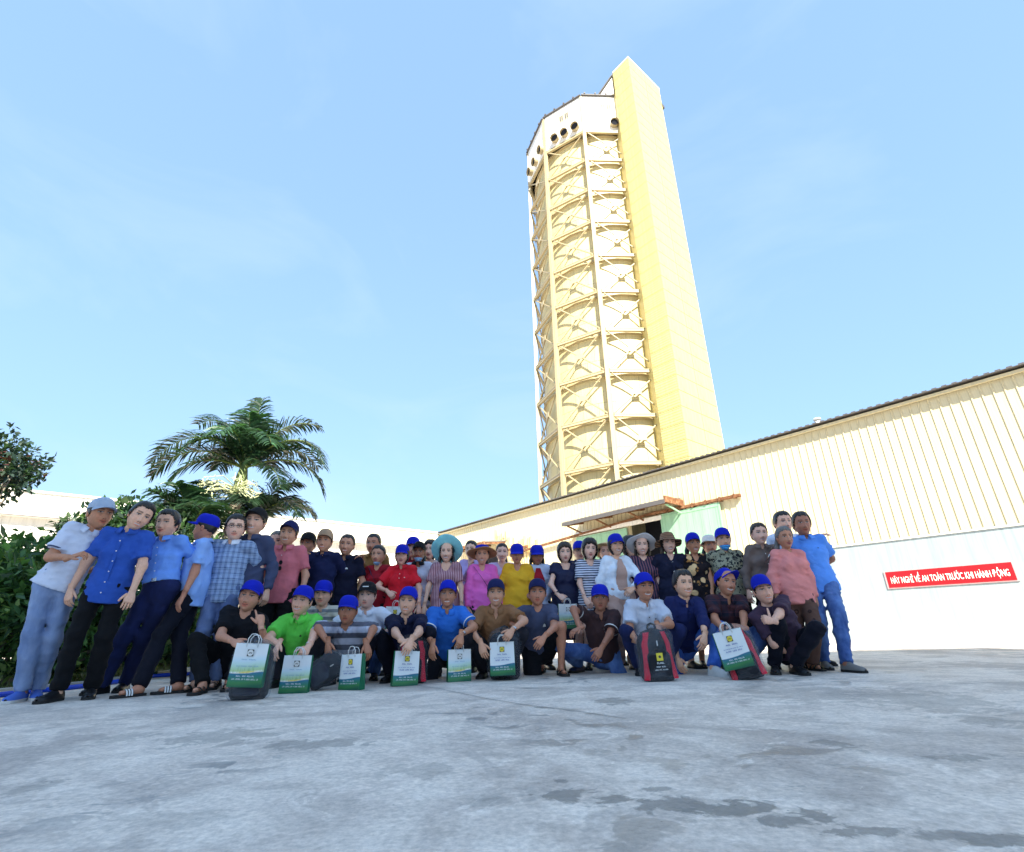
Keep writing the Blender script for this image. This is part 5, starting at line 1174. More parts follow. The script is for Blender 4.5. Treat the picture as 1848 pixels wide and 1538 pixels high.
PERSON('person in black cap with blue mask below the mouth and white jacket', 756, 998, 1.55, Y=7.0, yaw=2, fem=True, skin=3, hair='pony', hat=('cap', M_CAPK, dict(pitch=10)), top=sh(WJ, hem=.12, sl='long', neck='collar', cm=BLK), bot=P_(DK2), ex=(('mask', M_MASK, -.112, -.066),), smile=.6)
PERSON('dark haired woman half hidden left of the teal hat', 777, 994, 1.60, Y=7.5, yaw=-10, fem=True, skin=4, hair='long', top=sh(CRM, hem=.1, neck='round'), bot=P_(DK2), near=False)
PERSON('woman in wide teal hat and pink striped dress', 806, 998, 1.57, Y=6.75, yaw=2, fem=True, skin=4, hair='long', hat=('wide', M_TEAL, dict(r=.205, h=.09, droop=-.02, pitch=48, wave=.010, z=.052, cup=.02)), top=sh(STRP, hem=.2, skirt=.52, neck='wide', ez=.026, **{'as': 'd'}), shoes='sandal', arms={-1: dict(w=(764, 1100, -.1), h=(761, 1122, -.12)), 1: dict(w=(834, 1098, -.1), h=(836, 1120, -.12))}, smile=.9, teeth=.8)
PERSON('woman in lilac top raising her hand behind the straw hat', 851, 994, 1.60, Y=7.35, yaw=-14, fem=True, skin=4, hair='pony', top=sh(LIL, hem=.15, sl='long', neck='round'), bot=P_(DK2), arms={-1: dict(w=(846, 1030, -.35), h=(848, 1010, -.38), e=(838, 1065, -.1), c=.6)}, near=False, smile=.8, teeth=.6)
PERSON('woman in pink tunic with broad straw hat and brown strap', 870, 1003, 1.53, Y=6.85, yaw=4, fem=True, skin=0, hair='pony', hat=('wide', M_STRAW, dict(r=.20, h=.095, droop=.10, pitch=14, wave=.006, band=M_CAPB, bh=.75, z=.042)), top=sh(PNK, hem=.30, sl='long', neck='round', ez=.028, **{'as': 't'}), bot=P_(CH), ex=(('strap', -1, M_BRNSTR),), arms={-1: dict(w=(843, 1104, -.1), h=(842, 1124, -.12)), 1: 'd'}, smile=.8, teeth=.6)
PERSON('woman in pale lilac blouse between straw hat and yellow dress', 906, 999, 1.57, Y=7.25, yaw=4, fem=True, skin=4, hair='pony', top=sh(LIL2, hem=.12, neck='round'), bot=P_(DK2), smile=.7, teeth=.4, near=False)
PERSON('woman in yellow dress and blue cap', 933, 1001, 1.55, Y=6.85, yaw=-2, fem=True, fat=1.08, skin=1, hair='short', hat=BC(pitch=-10), top=sh(YEL, hem=.2, skirt=.48, neck='round', ez=.026, **{'as': 'd'}), shoes='sandal', arms={-1: 'd', 1: 'd'}, smile=.2, nod=4)
PERSON('woman in white jacket over maroon blouse with blue cap', 969, 1003, 1.55, Y=6.95, yaw=6, fem=True, skin=3, hair='long', hat=BC(pitch=-8), top=sh(WJ2, hem=.1, sl='long', neck='jacket', ez=.026, **{'as': 'j'}), bot=P_(CH), ex=(('open', .085, DRED),), arms={-1: dict(w=(950, 1072, -.15), h=(962, 1080, -.2), e=(928, 1060, 0)), 1: 'd'}, smile=.5, nod=4)
PERSON('wavy haired woman in navy satin dress holding a gift bag', 1019, 999, 1.55, Y=6.8, yaw=2, fem=True, fat=1.08, skin=4, hair='bob', hm=M_HAIRB, top=sh(NVD, hem=.2, skirt=.5, neck='wide', sl='cap', ez=.03, flat=False, **{'as': 'd'}), shoes='black', arms={-1: dict(w=(1008, 1074, -.28), h=(1022, 1084, -.33), e=(978, 1060, -.05), c=.9), 1: 'd'}, ex=(('watch', -1, M_BELT),), smile=.2)
PERSON('woman in blue cap tucked behind the striped dress', 1046, 996, 1.58, Y=7.25, yaw=6, fem=True, skin=2, hair='pony', hat=('cap', M_CAPB, dict(pitch=0, yaw=-20)), top=sh(NAVY, hem=.1), bot=P_(DK2), near=False)
PERSON('woman with short black fringe in navy and white striped dress', 1064, 993, 1.56, Y=6.75, yaw=2, tilt=4, fem=True, fat=1.04, skin=4, hair='bob', top=sh(NSTR, hem=.2, skirt=.5, neck='round', sl='short', ez=.022, **{'as': 'd'}), shoes='black', arms={-1: dict(w=(1056, 1080, -.22), h=(1064, 1092, -.26), e=(1036, 1060, -.02)), 1: dict(w=(1072, 1082, -.22), h=(1064, 1094, -.26))}, smile=.3)
PERSON('woman in pale straw hat behind the white cardigan', 1093, 998, 1.60, Y=7.45, yaw=-6, fem=True, skin=2, hair='pony', hat=('wide', M_STRAWL, dict(r=.17, h=.09, droop=.15, pitch=26, z=.042)), top=sh(CRM, hem=.1), bot=P_(DK2), near=False)
PERSON('laughing woman in blue cap and white cardigan over beige dress', 1111, 985, 1.60, Y=6.6, yaw=10, fem=True, fat=1.03, skin=2, hair='bob', hm=M_HAIRB, hat=BC(pitch=0), top=sh(WCAR, hem=.06, sl='long', neck='jacket', ez=.026, **{'as': 'j'}), bot=P_(BEI, ez=.028, **{'as': 'skirt'}), shoes='black', ex=(('open', .075, BEI),), arms={-1: 'd', 1: dict(w=(1143, 1062, -.2), h=(1132, 1070, -.24), e=(1160, 1040, 0))}, smile=1., teeth=1.)
PERSON('woman in cream blouse hidden behind the white hat', 1136, 988, 1.62, Y=7.2, yaw=16, fem=True, skin=4, hair='bob', top=sh(CRM, hem=.1, neck='round'), bot=P_(DK2), near=False)
PERSON('woman in white floppy hat and dark striped blouse', 1158, 986, 1.58, Y=6.7, yaw=-4, hy=-8, fem=True, skin=4, hair='long', hm=M_HAIRB, hat=('wide', M_HATW, dict(r=.185, h=.10, droop=.05, pitch=30, wave=.010, z=.040)), top=sh(DSTR, hem=.12, neck='vee', ez=.026), bot=P_(DK2), arms={-1: 'd', 1: dict(w=(1193, 1086, -.08), h=(1194, 1106, -.1))}, smile=.9, teeth=.7)
PERSON('woman in brown woven hat and navy dress with white buttons', 1206, 982, 1.59, Y=6.6, yaw=-2, fem=True, skin=4, hair='long', hm=M_HAIRB, hat=('wide', M_STRAWD, dict(r=.165, h=.10, droop=.45, pitch=10, wave=.010, z=.040)), top=sh(NVB, hem=.2, skirt=.5, neck='vee', ez=.026, sl='cap', placket=.62, btn=5, br=.013, **{'as': 'd'}), shoes='black', arms={-1: 'b', 1: dict(w=(1234, 1060, .1), h=(1238, 1082, .12), e=(1262, 1020, .1))}, smile=.8, teeth=.6)
PERSON('woman in black and cream floral dress with blue cap', 1251, 983, 1.58, Y=6.6, yaw=-2, fem=True, fat=1.03, skin=1, hair='pony', hat=BC(pitch=6, yaw=-8), top=sh(FLO, hem=.2, skirt=.5, neck='round', sl='cap', ez=.024, **{'as': 'd'}), shoes='black', arms={-1: 'd', 1: dict(w=(1286, 1084, -.1), h=(1283, 1104, -.14), e=(1300, 1040, 0))}, smile=.7, teeth=.5)
PERSON('person in white hat behind the floral dress', 1281, 986, 1.62, Y=7.15, yaw=-4, fem=True, skin=1, hair='pony', hat=('wide', M_CAPW, dict(r=.135, h=.10, droop=.35, pitch=8, z=.042)), top=sh(BRN, hem=.1), bot=P_(DK2), near=False)
PERSON('person in blue cap with bright blue mask and patterned grey shirt', 1305, 975, 1.62, Y=6.5, yaw=-8, skin=2, hat=('cap', M_CAPB, dict(pitch=4, yaw=-12)), top=sh(CAM, hem=.12, ez=.026), bot=P_(DK2), ex=(('mask', M_MASKB, -.118, -.062),), arms={-1: 'b', 1: dict(w=(1344, 1084, -.02), h=(1347, 1104, -.04))}, smile=.5)
PERSON('young woman with ponytail in taupe shirt', 1370, 965, 1.57, Y=6.25, yaw=-8, hy=-6, fem=True, skin=4, hair='pony', hm=M_HAIRB, top=sh(TAUPE, hem=.14, sl='long', ez=.026, open=.12, placket=.4, btn=3), bot=P_(DK2), ex=('tailR', ('strap', 1, M_STEEL)), smile=.7, teeth=.5)
PERSON('man in white shirt behind the two at the right end', 1413, 945, 1.74, Y=6.55, yaw=-2, skin=2, hair='short', top=sh(WSH, hem=.12), bot=P_(DK2), arms={1: dict(w=(1474, 972, -.12), h=(1490, 962, -.2), e=(1455, 1010, .1))}, near=False, smile=.6)
PERSON('older woman in salmon hooded jacket and brown patterned trousers', 1416, 972, 1.52, Y=5.95, hip=(1441, 1085), yaw=-4, fem=True, fat=1.04, skin=1, hair='pony', hm=M_HAIRG, top=sh(SALM, hem=.17, sl='long', neck='jacket', ez=.020, **{'as': 'j'}), bot=P_(BROWNP, ez=.022, flare=1.6), shoes='sandal', feet=[(1444, 1207), (1466, 1210)], arms={-1: 'd', 1: dict(w=(1476, 1092, -.05), h=(1480, 1113, -.06), e=(1482, 1045, 0))}, smile=.7, teeth=.3)
PERSON('man in sky blue polo and jeans at the right end', 1447, 947, 1.70, Y=6.1, hip=(1488, 1080), yaw=-10, hy=-14, skin=3, hair='short', top=sh(SKY, hem=.14, ez=.026, open=.10, logo=[(.06, .16, .012, .014, M_BELT)]), bot=P_(JB), shoes='grey', feet=[(1490, 1208), (1532, 1213)], arms={-1: 'd', 1: 'b'}, toe=(-6, 26), smile=.4)
# ---- front row, crouching
PERSON('crouching man in black tee and blue cap with finger on cheek', 451, 1078, 1.74, 5.45, True, yaw=14, hy=12, tilt=8, skin=0, fat=1.10, hat=BC(pitch=10), hair='short', top=sh(BLK, neck='tee', ez=.026, logo=[(.07, .2, .05, .012, M_WHT)]), bot=P_(DK2), shoes='sandal', arms={-1: dict(w=(421, 1158, -.34), e=(362, 1150, -.05), h=(440, 1166, -.42), c=.8), 1: dict(w=(471, 1128, -.26), e=(480, 1165, -.15), h=(468, 1100, -.22), c=.9, p=0)}, ex=(('watch', 1, M_STEEL),), smile=.6, feet=[(362, 1252), (410, 1246)], toe=(-6, 10), lean=(.25, 0))
PERSON('crouching man in bright green polo and blue cap', 545, 1086, 1.68, 5.5, True, yaw=0, tilt=6, skin=2, hat=BC(pitch=8, yaw=10), top=sh(GRN, ez=.026, open=.13, logo=[(.06, .15, .02, .02, M_BELT)]), bot=P_(CH), arms={-1: dict(w=(503, 1163, -.36), h=(495, 1180, -.42), e=(482, 1140, -.05)), 1: dict(w=(556, 1168, -.42), h=(544, 1184, -.5), e=(580, 1145, -.1), c=.6)}, ex=(('watch', 1, M_WHT),), smile=1., teeth=.8)
PERSON('man in beige striped polo and blue cap behind green polo', 583, 1073, 1.66, 6.1, True, yaw=4, skin=2, hat=BC(pitch=0), top=sh(BSTR, ez=.024), bot=P_(CH), smile=.7)
PERSON('dark skinned man in grey striped polo and blue cap crouching', 628, 1103, 1.64, 5.55, True, yaw=4, skin=3, hat=BC(pitch=2), top=sh(GSTR, ez=.028, sl='half'), bot=P_(DK), arms={-1: dict(w=(592, 1160, -.36), h=(592, 1186, -.40), e=(580, 1130, -.1)), 1: dict(w=(661, 1162, -.36), h=(667, 1188, -.40), e=(676, 1130, -.1))}, smile=.0, shoes='sandal')
PERSON('young man in white shirt and black cap behind the front row', 663, 1076, 1.66, 6.05, True, yaw=0, skin=4, hat=('cap', M_CAPK, dict(pitch=6, mark=1)), top=sh(WSH2, ez=.026, open=.12), bot=P_(JB), smile=.1)
PERSON('man in midnight polo and blue cap with crossed wrists', 736, 1087, 1.66, 5.75, True, yaw=2, tilt=4, skin=2, hat=BC(pitch=12), top=sh(NPOL, ez=.024, open=.12), bot=P_(DK), arms={-1: dict(w=(728, 1158, -.40), h=(744, 1164, -.46), e=(696, 1150, -.1), c=.4), 1: dict(w=(742, 1156, -.44), h=(734, 1174, -.50), e=(770, 1140, -.1), c=.4)}, smile=.5, teeth=.5)
PERSON('man in cobalt blue polo with white trim and blue cap', 808, 1074, 1.66, 5.9, True, yaw=4, skin=1, hat=BC(pitch=10), top=sh(BPOL, ez=.026, trim=M_WHT, open=.10), bot=P_(CH), arms={-1: dict(w=(781, 1163, -.36), h=(778, 1188, -.40), e=(770, 1140, -.1)), 1: dict(w=(832, 1146, -.34), h=(829, 1168, -.40), e=(845, 1125, -.1), c=.6)}, ex=(('watch', 1, M_STEEL),), smile=.6, teeth=.7, kneel=-1)
PERSON('man in camel polo and navy cap smiling broadly', 895, 1072, 1.68, 5.95, True, yaw=2, skin=0, fat=1.08, hat=('cap', M_CAPN, dict(pitch=10)), top=sh(BRN, ez=.026, open=.13), bot=P_(CH), arms={-1: dict(w=(868, 1162, -.34), h=(874, 1182, -.38), e=(858, 1130, -.1)), 1: dict(w=(924, 1138, -.36), h=(912, 1154, -.44), e=(940, 1115, -.1), c=.7)}, ex=(('watch', 1, M_STEEL),), smile=1., teeth=1.)
PERSON('man in steel grey tee and black shorts crouching in sandals', 970, 1071, 1.68, 6.1, True, yaw=-2, tilt=2, skin=1, hat=('cap', M_CAPN, dict(pitch=12)), top=sh(STEE, neck='tee', ez=.024, logo=[(.07, .17, .035, .035, M_WHT)]), bot=P_(BLK, len=.86, ez=.024, **{'as': 'shorts'}), shoes='sandal', feet=[(978, 1214), (1013, 1219)], arms={-1: dict(w=(942, 1132, -.2), h=(940, 1154, -.24), e=(936, 1110, 0)), 1: dict(w=(982, 1150, -.38), h=(968, 1168, -.42), e=(1020, 1140, -.2))}, smile=.2, spread=.12)
PERSON('man in dark brown polo and blue cap kneeling in jeans', 1083, 1081, 1.68, 6.05, True, yaw=-8, tilt=2, skin=3, hat=BC(pitch=2), top=sh(DBRN, ez=.024, open=.12, trim=M_WHT, logo=[(.07, .17, .014, .035, M_WHT)]), bot=P_(JB), shoes='navy', feet=[(1046, 1213), (1112, 1207)], kneel=1, toe=(-30, 14), arms={-1: dict(w=(1046, 1134, -.3), h=(1030, 1142, -.36), e=(1052, 1110, 0)), 1: dict(w=(1082, 1178, -.38), h=(1068, 1200, -.42), e=(1114, 1155, -.1))}, ex=(('watch', 1, M_BRNSTR),), smile=0.)
PERSON('man in pale grey shirt and blue cap behind the upright backpack', 1163, 1061, 1.70, 5.85, True, yaw=4, skin=1, fat=1.05, hat=BC(pitch=8), top=sh(GWH, ez=.026, open=.11, placket=.4, btn=4, bm=M_BELT, logo=[(.07, .14, .022, .012, M_BELT)]), bot=P_(JN), arms={-1: dict(w=(1150, 1158, -.34), h=(1166, 1164, -.36), e=(1126, 1150, -.05)), 1: dict(w=(1187, 1130, -.34), h=(1192, 1150, -.42), e=(1214, 1120, -.05), c=.2)}, smile=1., teeth=.8)
PERSON('bareheaded man in ink blue shirt and bright jeans', 1233, 1055, 1.72, 5.85, True, yaw=8, skin=2, hair='short', fat=1.05, top=sh(INK, ez=.026, sl='long', cuff=.45, open=.12, placket=.4, btn=4, bm=M_BELT), bot=P_(JB2), shoes='white', arms={-1: 'k', 1: dict(w=(1272, 1148, -.36), h=(1268, 1172, -.42), e=(1284, 1130, -.05))}, ex=(('watch', 1, M_BRNSTR),), smile=1., teeth=.6, kneel=-1, feet=[(1230, 1222), (1290, 1220)], toe=(-14, 10))
PERSON('grinning man in dark plaid shirt with blue cap pushed back', 1311, 1053, 1.70, 5.9, True, yaw=2, tilt=8, skin=1, hat=('cap', M_CAPB, dict(pitch=30, yaw=22)), hair='crew', top=sh(DPL, ez=.028, open=.12), bot=P_(JB), arms={-1: dict(w=(1308, 1136, -.4), h=(1322, 1136, -.46), e=(1284, 1120, -.1), c=.9), 1: dict(w=(1342, 1134, -.38), h=(1326, 1134, -.45), e=(1366, 1125, -.1), c=.9)}, smile=1., teeth=1.)
PERSON('man in aubergine polo and blue cap giving a thumbs up', 1377, 1066, 1.72, 5.6, True, yaw=-10, hy=-6, tilt=-8, skin=2, fat=1.08, hat=BC(pitch=8, yaw=-14), top=sh(AUB, ez=.028, open=.11), bot=P_(DK), shoes='black', arms={-1: dict(w=(1418, 1178, .12), e=(1390, 1150, 0)), 1: dict(w=(1393, 1123, -.40), e=(1440, 1150, -.05), h=(1374, 1119, -.44), c=1.25, p=9, b=(0.1, -1, .25), t=(0, 0, 1))}, smile=.7, teeth=.4, lean=(-.5, 0), feet=[(1400, 1216), (1437, 1217)])
# ================================================================ gift bags and backpacks
def m_bag(name, land):
    k = N(name); co = k.co(); P = k.sep(co); z, x = P[2], P[0]
    wave = k.math('ADD', k.math('MULTIPLY', k.math('SINE', k.math('MULTIPLY', x, 14.)), .010), k.math('MULTIPLY', k.math('ABSOLUTE', k.math('ADD', x, -.02)), .06))
    zz = k.math('SUBTRACT', z, wave)
    low = k.ramp(k.math('MULTIPLY', zz, 3.), [(0.0, (.01, .10, .055)), (.10, (.04, .20, .06)), (.19, (.03, .20, .13)), (.30, (.03, .16, .26))])
    up = (.74, .78, .78)
    if land:
        up = k.ramp(k.math('MULTIPLY', zz, 3.), [(.33, (.80, .80, .76)), (.37, (.45, .62, .30)), (.46, (.50, .70, .55)), (.60, (.62, .76, .80)), (.72, (.76, .79, .79))])
        ng = k.noise(k.map(co, (1, 1, .25)), 60, 3, .6)
        up = k.mix(k.math('MULTIPLY', k.ramp(ng, [(.5, 0.), (.62, .5)]), k.ramp(k.math('MULTIPLY', zz, 3.), [(.36, 1.), (.52, 0.)])), up, (.16, .38, .10))
        up = k.mix(k.math('MULTIPLY', k.ramp(k.math('MULTIPLY', zz, 3.), [(.315, 0.), (.33, 1.), (.345, 1.), (.36, 0.)]), k.ramp(k.math('ABSOLUTE', x), [(.03, 1.), (.09, 0.)])), up, (.80, .62, .10))
    c = k.mix(k.ramp(zz, [(.103, 0.), (.105, 1.)]), low, up)
    k.bump(k.noise(co, 14, 3, .5, .5), .25, .01); return k.fin(c, .38, .4)
M_BAGA = m_bag('printed landscape bag paper', True); M_BAGB = m_bag('printed white bag paper', False)
M_BGRN = plain('green bag side paper', (.012, .135, .06), .4, .12); M_BLU = plain('blue print', (.03, .06, .33), .5); M_YEL = plain('yellow logo print', (.75, .62, .06), .5, .03); M_LOGK = plain('dark logo print', (.05, .05, .045), .5, .03); M_LTX = plain('white print', (.72, .78, .80), .5, .03)
BW, BD, BH = .27, .09, .335
def strokes(m, x0, x1, z, h, y, seed, words=(3, 3, 5)):
    """rows of tiny glyph-like strokes, as illegible as in the picture"""
    rs = np.random.RandomState(seed); tot = sum(words)+len(words)-1; cw_ = (x1-x0)/tot; x = x0
    for w in words:
        for q in range(w):
            a = cw_*.16; st = rs.choice(4)
            m.add([(x+a, y, z), (x+a+cw_*.2, y, z), (x+a+cw_*.2, y, z+h), (x+a, y, z+h)], [(0, 1, 2, 3)])
            if st != 0: m.add([(x+cw_*.62, y, z), (x+cw_*.84, y, z), (x+cw_*.84, y, z+h), (x+cw_*.62, y, z+h)], [(0, 1, 2, 3)])
            zb = z+h*(.4 if st == 1 else (.78 if st == 2 else .0)); m.add([(x+a, y-.0002, zb), (x+cw_*.84, y-.0002, zb), (x+cw_*.84, y-.0002, zb+h*.22), (x+a, y-.0002, zb+h*.22)], [(0, 1, 2, 3)])
            x += cw_
        x += cw_
    return m
def bag_meshes(front, seed):
    rs = np.random.RandomState(seed); v = []; f = []; mi = []; nx, nz = 8, 10
    def sheet(fn, mat, flip=False):
        b = len(v)
        for i in range(nz+1):
            for j in range(nx+1): v.append(fn(j/nx, i/nz))
        for i in range(nz):
            for j in range(nx):
                q = (b+i*(nx+1)+j, b+i*(nx+1)+j+1, b+(i+1)*(nx+1)+j+1, b+(i+1)*(nx+1)+j); f.append(q[::-1] if flip else q); mi.append(mat)
    crum = lambda u, w: .004*math.sin(u*9+w*5+seed)+.003*math.sin(w*13-u*4+seed*2)
    dp = lambda w: BD/2*(1-.35*w)
    sheet(lambda u, w: ((u-.5)*BW*(1-.02*w), -dp(w)+crum(u, w)*math.sin(math.pi*u), w*BH+.006*math.sin(math.pi*u)*-w), 0)
    sheet(lambda u, w: ((u-.5)*BW*(1-.02*w), dp(w)+crum(u, w)*math.sin(math.pi*u), w*BH), 0, True)
    for s in (-1, 1): sheet(lambda u, w, s=s: (s*(BW/2*(1-.02*w)-.022*w*math.sin(math.pi*u)), (u-.5)*2*dp(w), w*BH), 1, s < 0)
    b = len(v); v.extend([(-BW/2, -BD/2, 0), (BW/2, -BD/2, 0), (BW/2, BD/2, 0), (-BW/2, BD/2, 0)]); f.append((b+3, b+2, b+1, b)); mi.append(1)
    me = bpy.data.meshes.new('bag_body'); me.from_pydata(v, [], f); me.materials.append(front); me.materials.append(M_BGRN); me.polygons.foreach_set('material_index', mi); me.polygons.foreach_set('use_smooth', [True]*len(f)); me.update(); return me
BAGM = {True: bag_meshes(M_BAGA, 3), False: bag_meshes(M_BAGB, 8)}
yF = -BD/2*.80-.007
def quad(x0, x1, z0, z1, y): return MB().add([(x0, y, z0), (x1, y, z0), (x1, y, z1), (x0, y, z1)], [(0, 1, 2, 3)])
LOGO_SQ = quad(-.026, .026, .235, .287, yF).mesh('logo_frame', M_LOGK)
mm = MB(); mm.add([(.0245*math.cos(t), yF-.0012, .261+.0245*math.sin(t)) for t in np.linspace(0, 6.283, 21)[:-1]], [tuple(range(20))]); LOGO_C = {True: mm.mesh('logo_disc', M_BTN), False: mm.mesh('logo_disc', M_YEL)}
mm = MB(); strokes(mm, -.014, .014, .255, .012, yF-.0024, 5, (3,)); LOGO_T = mm.mesh('logo_letters', M_LOGK)
mm = MB(); strokes(mm, -.075, .070, .078, .012, yF-.008, 1, (4, 3, 6)); strokes(mm, -.105, .105, .055, .012, yF-.009, 2, (3, 6, 2, 1, 4, 5, 2)); TXT_W = mm.mesh('white_lettering', M_LTX)
mm = MB(); strokes(mm, -.055, .055, .205, .011, yF-.002, 6, (4, 5)); strokes(mm, -.09, .09, .173, .007, yF-.003, 7, (3, 2, 6, 4, 3, 5)); strokes(mm, -.075, .075, .148, .012, yF-.004, 9, (5, 4, 4)); TXT_B = mm.mesh('blue_lettering', M_BLU)
mm = MB(); strokes(mm, -.06, .06, .205, .008, yF-.002, 6, (4, 5)); strokes(mm, -.09, .09, .155, .008, yF-.003, 7, (3, 6, 4, 5)); TXT_C = mm.mesh('blue_lettering', plain('pale blue print', (.25, .42, .55), .5))
def handle_mesh(y, h):
    mm = MB(); mm.tube([(-.045, y, BH-.03), (-.043, y, BH+h*.5), (-.022, y, BH+h*.95), (0, y, BH+h), (.022, y, BH+h*.95), (.043, y, BH+h*.5), (.045, y, BH-.03)], .0042, 6); return mm.mesh('handle', M_WHT, True)
HM = [handle_mesh(-BD/2*.65-.004, .075), handle_mesh(BD/2*.65+.004, .065)]
def gift_bag(label, px, py, Y, yaw=0, tilt=0, land=True, sc=1.0, ground=True, pitch=0):
    p = at(px, py, Y)
    if ground: p = on_ground(px, py)
    e = empty('gift_bag', p, label, 'gift bag', 'paper gift bags'); sc *= .90; e.rotation_euler = (math.radians(pitch), math.radians(tilt), math.radians(yaw)); e.scale = (sc, sc, sc)
    link('bag_body', BAGM[land], e); lg = link('logo', LOGO_SQ, e); link('logo_disc', LOGO_C[land], lg); link('logo_letters', LOGO_T, lg)
    link('white_lettering', TXT_W, e); link('blue_lettering', TXT_C if land else TXT_B, e)
    for h in HM: link('handle', h, e)
    return e
k = N('clear plastic wrap'); gl = k.n('BsdfGlossy', i={'Roughness': .10, 'Color': (.85, .88, .92)}); tr = k.n('BsdfTransparent', i={'Color': (.93, .94, .96)}); lw = k.n('LayerWeight', i={'Blend': .35})
cr_ = k.noise(k.map(k.co(), (1, 1, 1.4)), 16, 5, .65, 1.6); bp = k.n('Bump', i={'Height': cr_, 'Strength': 1., 'Distance': .05}); k.t.links.new(bp.outputs[0], gl.inputs['Normal']); k.t.links.new(bp.outputs[0], lw.inputs['Normal'])
mx = k.n('MixShader'); k.set(mx.inputs[0], k.math('ADD', k.math('MULTIPLY', lw.outputs['Facing'], .24), .02)); k.t.links.new(tr.outputs[0], mx.inputs[1]); k.t.links.new(gl.outputs[0], mx.inputs[2]); k.t.links.new(mx.outputs[0], k.o.inputs[0]); M_WRAP = k.m
M_BPK = fabric('black backpack nylon', srgb(24, 25, 32), rough=.6); M_BPR = fabric('red backpack nylon', srgb(205, 36, 58), rough=.6); M_BPD = fabric('dark grey backpack nylon', srgb(52, 54, 66), rough=.6)
def bp_loft(sx, sy, h, off=(0, 0), cr=0., seed=0, n=28, m=14, z0=0.):
    rs = np.random.RandomState(seed); ph = rs.rand(6)*6; vs = []
    for i in range(m+1):
        t = i/m; w = sx*(1-.06*(2*t-1)**2)*min(1, math.sqrt(max(0, 1-max(0, (t-.72)/.28)**2))*.999+.001) if t > .72 else sx*(1-.06*(2*t-1)**2); w *= (.86+.14*min(1, t/.06)); d = sy*(1-.25*t)*(.8+.2*min(1, t/.08))
        if t > .82: d *= math.sqrt(max(0, 1-((t-.82)/.18)**2*.75))
        for j in range(n):
            a = 2*math.pi*j/n; cx, cy = math.cos(a), math.sin(a); ex_ = .55
            q = cr*(math.sin(a*3+t*9+ph[0])+math.sin(a*7-t*14+ph[1])+.7*math.sin(a*11+t*23+ph[2]))
            vs.append(((w/2+q)*np.sign(cx)*abs(cx)**ex_+off[0], (d/2+q)*np.sign(cy)*abs(cy)**ex_+off[1], z0+h*t))
    mm = MB(); mm.add(vs, [(i*n+j, i*n+(j+1) % n, (i+1)*n+(j+1) % n, (i+1)*n+j) for i in range(m) for j in range(n)]+[tuple(range(n))[::-1], tuple(range(m*n, m*n+n))]); return mm
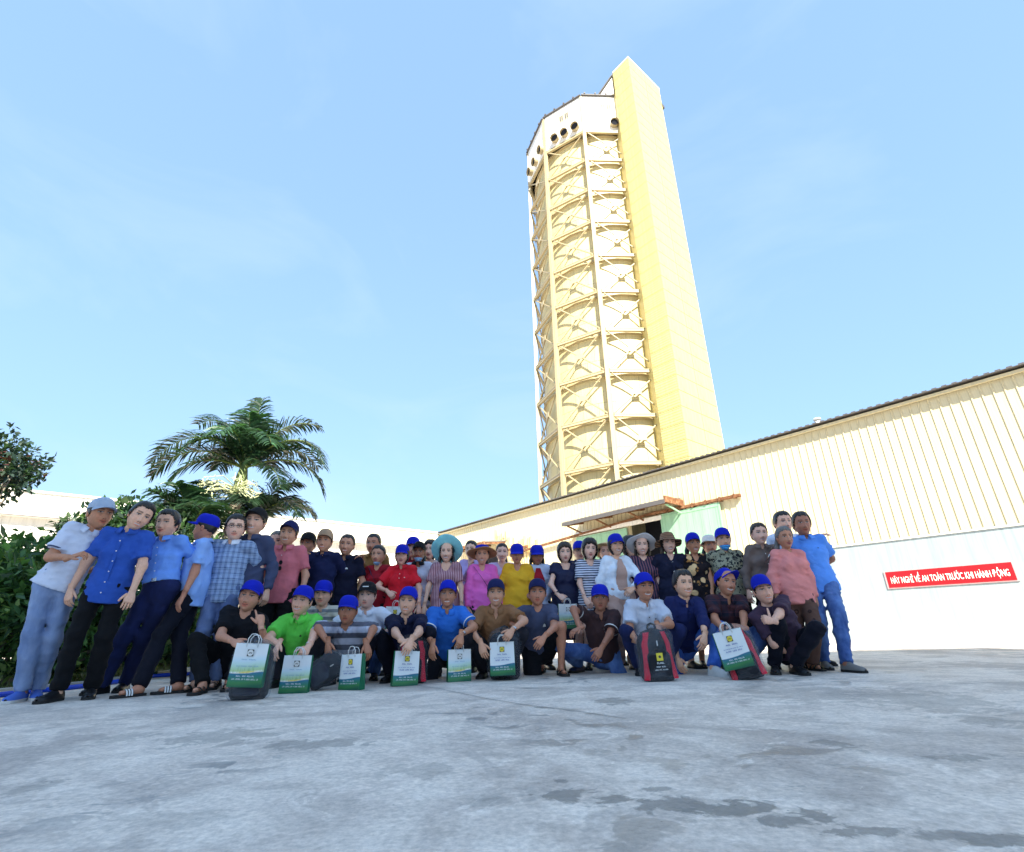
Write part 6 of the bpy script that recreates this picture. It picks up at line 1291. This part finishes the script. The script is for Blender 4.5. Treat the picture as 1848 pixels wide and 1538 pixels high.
def backpack(label, px, py, yaw=0, tilt=0, pitch=0, red=True, sc=1.0, seed=1, logo=True, wy=None):
    p = on_ground(px, py) if wy is None else V3(*wy); e = empty('backpack', p, label, 'backpack', 'backpacks wrapped in clear plastic'); e.rotation_euler = (math.radians(pitch), math.radians(tilt), math.radians(yaw)); e.scale = (sc, sc, sc)
    body = link('pack_body', bp_loft(.32, .17, .46, seed=seed).mesh('pack_body', M_BPK, True), e)
    link('front_pocket', bp_loft(.22, .05, .24, (0, -.088), seed=seed+1, z0=.035).mesh('front_pocket', M_BPD if not red else M_BPK, True), e)
    if red:
        for s in (-1, 1):
            mm = MB(); vs = []; nn = 14
            for i in range(nn+1):
                t = i/nn; xo = .158-.05*math.sin(t*2.4)*.5-(.04*max(0, t-.75)/.25); 
                for (u, y) in ((-.035, -.100+.03*t), (.0, -.103+.03*t), (.016, -.078+.03*t)): vs.append((s*(xo+u-.012), y, .02+.40*t))
            mm.add(vs, [((i*3+j, i*3+j+1, (i+1)*3+j+1, (i+1)*3+j) if s > 0 else (i*3+j, (i+1)*3+j, (i+1)*3+j+1, i*3+j+1)) for i in range(nn) for j in range(2)]); link('side_panel', mm.mesh('side_panel', M_BPR, True), e)
    if logo:
        yy = -.119; lg = link('logo', MB().add([(-.03, yy, .175), (.03, yy, .175), (.03, yy+.002, .24), (-.03, yy+.002, .24)], [(0, 1, 2, 3)]).mesh('logo', M_YEL), e)
        mm = MB(); mm.add([(.012*math.cos(t), yy-.001, .208+.012*math.sin(t)) for t in np.linspace(0, 6.283, 15)[:-1]], [tuple(range(14))]); link('logo_disc', mm.mesh('logo_disc', M_LOGK), lg)
        mm = MB(); strokes(mm, -.035, .035, .148, .016, yy, 3, (5,)); strokes(mm, -.045, .045, .120, .011, yy-.001, 4, (4, 4)); strokes(mm, -.06, .06, .096, .009, yy-.001, 5, (4, 3, 6)); link('lettering', mm.mesh('lettering', M_LTX), e)
    mm = MB(); mm.box(-.004, .004, -.108, -.100, .30, .345); link('zip_pull', mm.mesh('zip_pull', M_WHT), e)
    mm = MB(); mm.tube([(-.04, .0, .45), (-.03, 0, .485), (0, 0, .495), (.03, 0, .485), (.04, 0, .45)], .011, 7); link('grab_handle', mm.mesh('grab_handle', M_BPK, True), e)
    w = bp_loft(.355, .215, .50, (0, -.012), .0045, seed+5, 40, 24, -.003); w.v = [(x, y, z) for x, y, z in w.v]; link('plastic_wrap', w.mesh('plastic_wrap', M_WRAP, True), e)
    return e
backpack('black backpack in clear plastic under the black tee man\'s hand', 447, 1262, yaw=8, red=False, sc=.93, seed=2, logo=False)
gift_bag('landscape gift bag held in front of the leftmost backpack', 442, 1240, 4.50, yaw=8, tilt=3, land=True, sc=1.06, ground=False)
gift_bag('landscape gift bag standing before the green polo man', 530, 1251, 0, yaw=6, tilt=1, land=True, sc=1.0)
gift_bag('white gift bag with green side before the grey striped polo', 634, 1245, 0, yaw=-24, tilt=-2, land=False, sc=.98)
b_ = on_ground(556, 1247); backpack('black plastic wrapped pack lying between two gift bags', 0, 0, yaw=12, tilt=58, red=False, sc=.74, seed=9, logo=False, wy=(b_[0]-.02, b_[1]+.02, b_[2]+.08))
backpack('red and black backpack behind a white gift bag', 742, 1233, yaw=6, red=True, sc=.92, seed=11, logo=False)
gift_bag('white gift bag with wide green side before the midnight polo', 729, 1238, 0, yaw=26, tilt=2, land=False, sc=1.0)
gift_bag('landscape gift bag with green side before the cobalt polo', 828, 1230, 0, yaw=20, tilt=-1, land=True, sc=.98)
backpack('black backpack in plastic behind the camel polo man\'s gift bag', 911, 1226, yaw=-4, red=False, sc=1.02, seed=14, logo=False)
gift_bag('white gift bag held in front of a black backpack', 908, 1219, 5.62, yaw=-2, tilt=-2, land=False, sc=1.02, ground=False)
gift_bag('landscape gift bag hanging from the navy dress woman\'s hand', 1026, 1135, 6.42, yaw=4, land=True, sc=.92, ground=False)
gift_bag('white gift bag hanging from the red polo woman\'s hand', 712, 1142, 6.48, yaw=-4, land=False, sc=.98, ground=False)
backpack('upright red and black backpack with yellow logo', 1190, 1229, yaw=4, tilt=-3, red=True, sc=1.0, seed=17)
backpack('tilted black and red backpack behind the rightmost gift bag', 1353, 1226, yaw=-14, tilt=-14, red=True, sc=.98, seed=21, logo=False)
gift_bag('white gift bag held against the tilted backpack', 1335, 1206, 5.12, yaw=-12, tilt=-12, land=False, sc=1.08, ground=False)
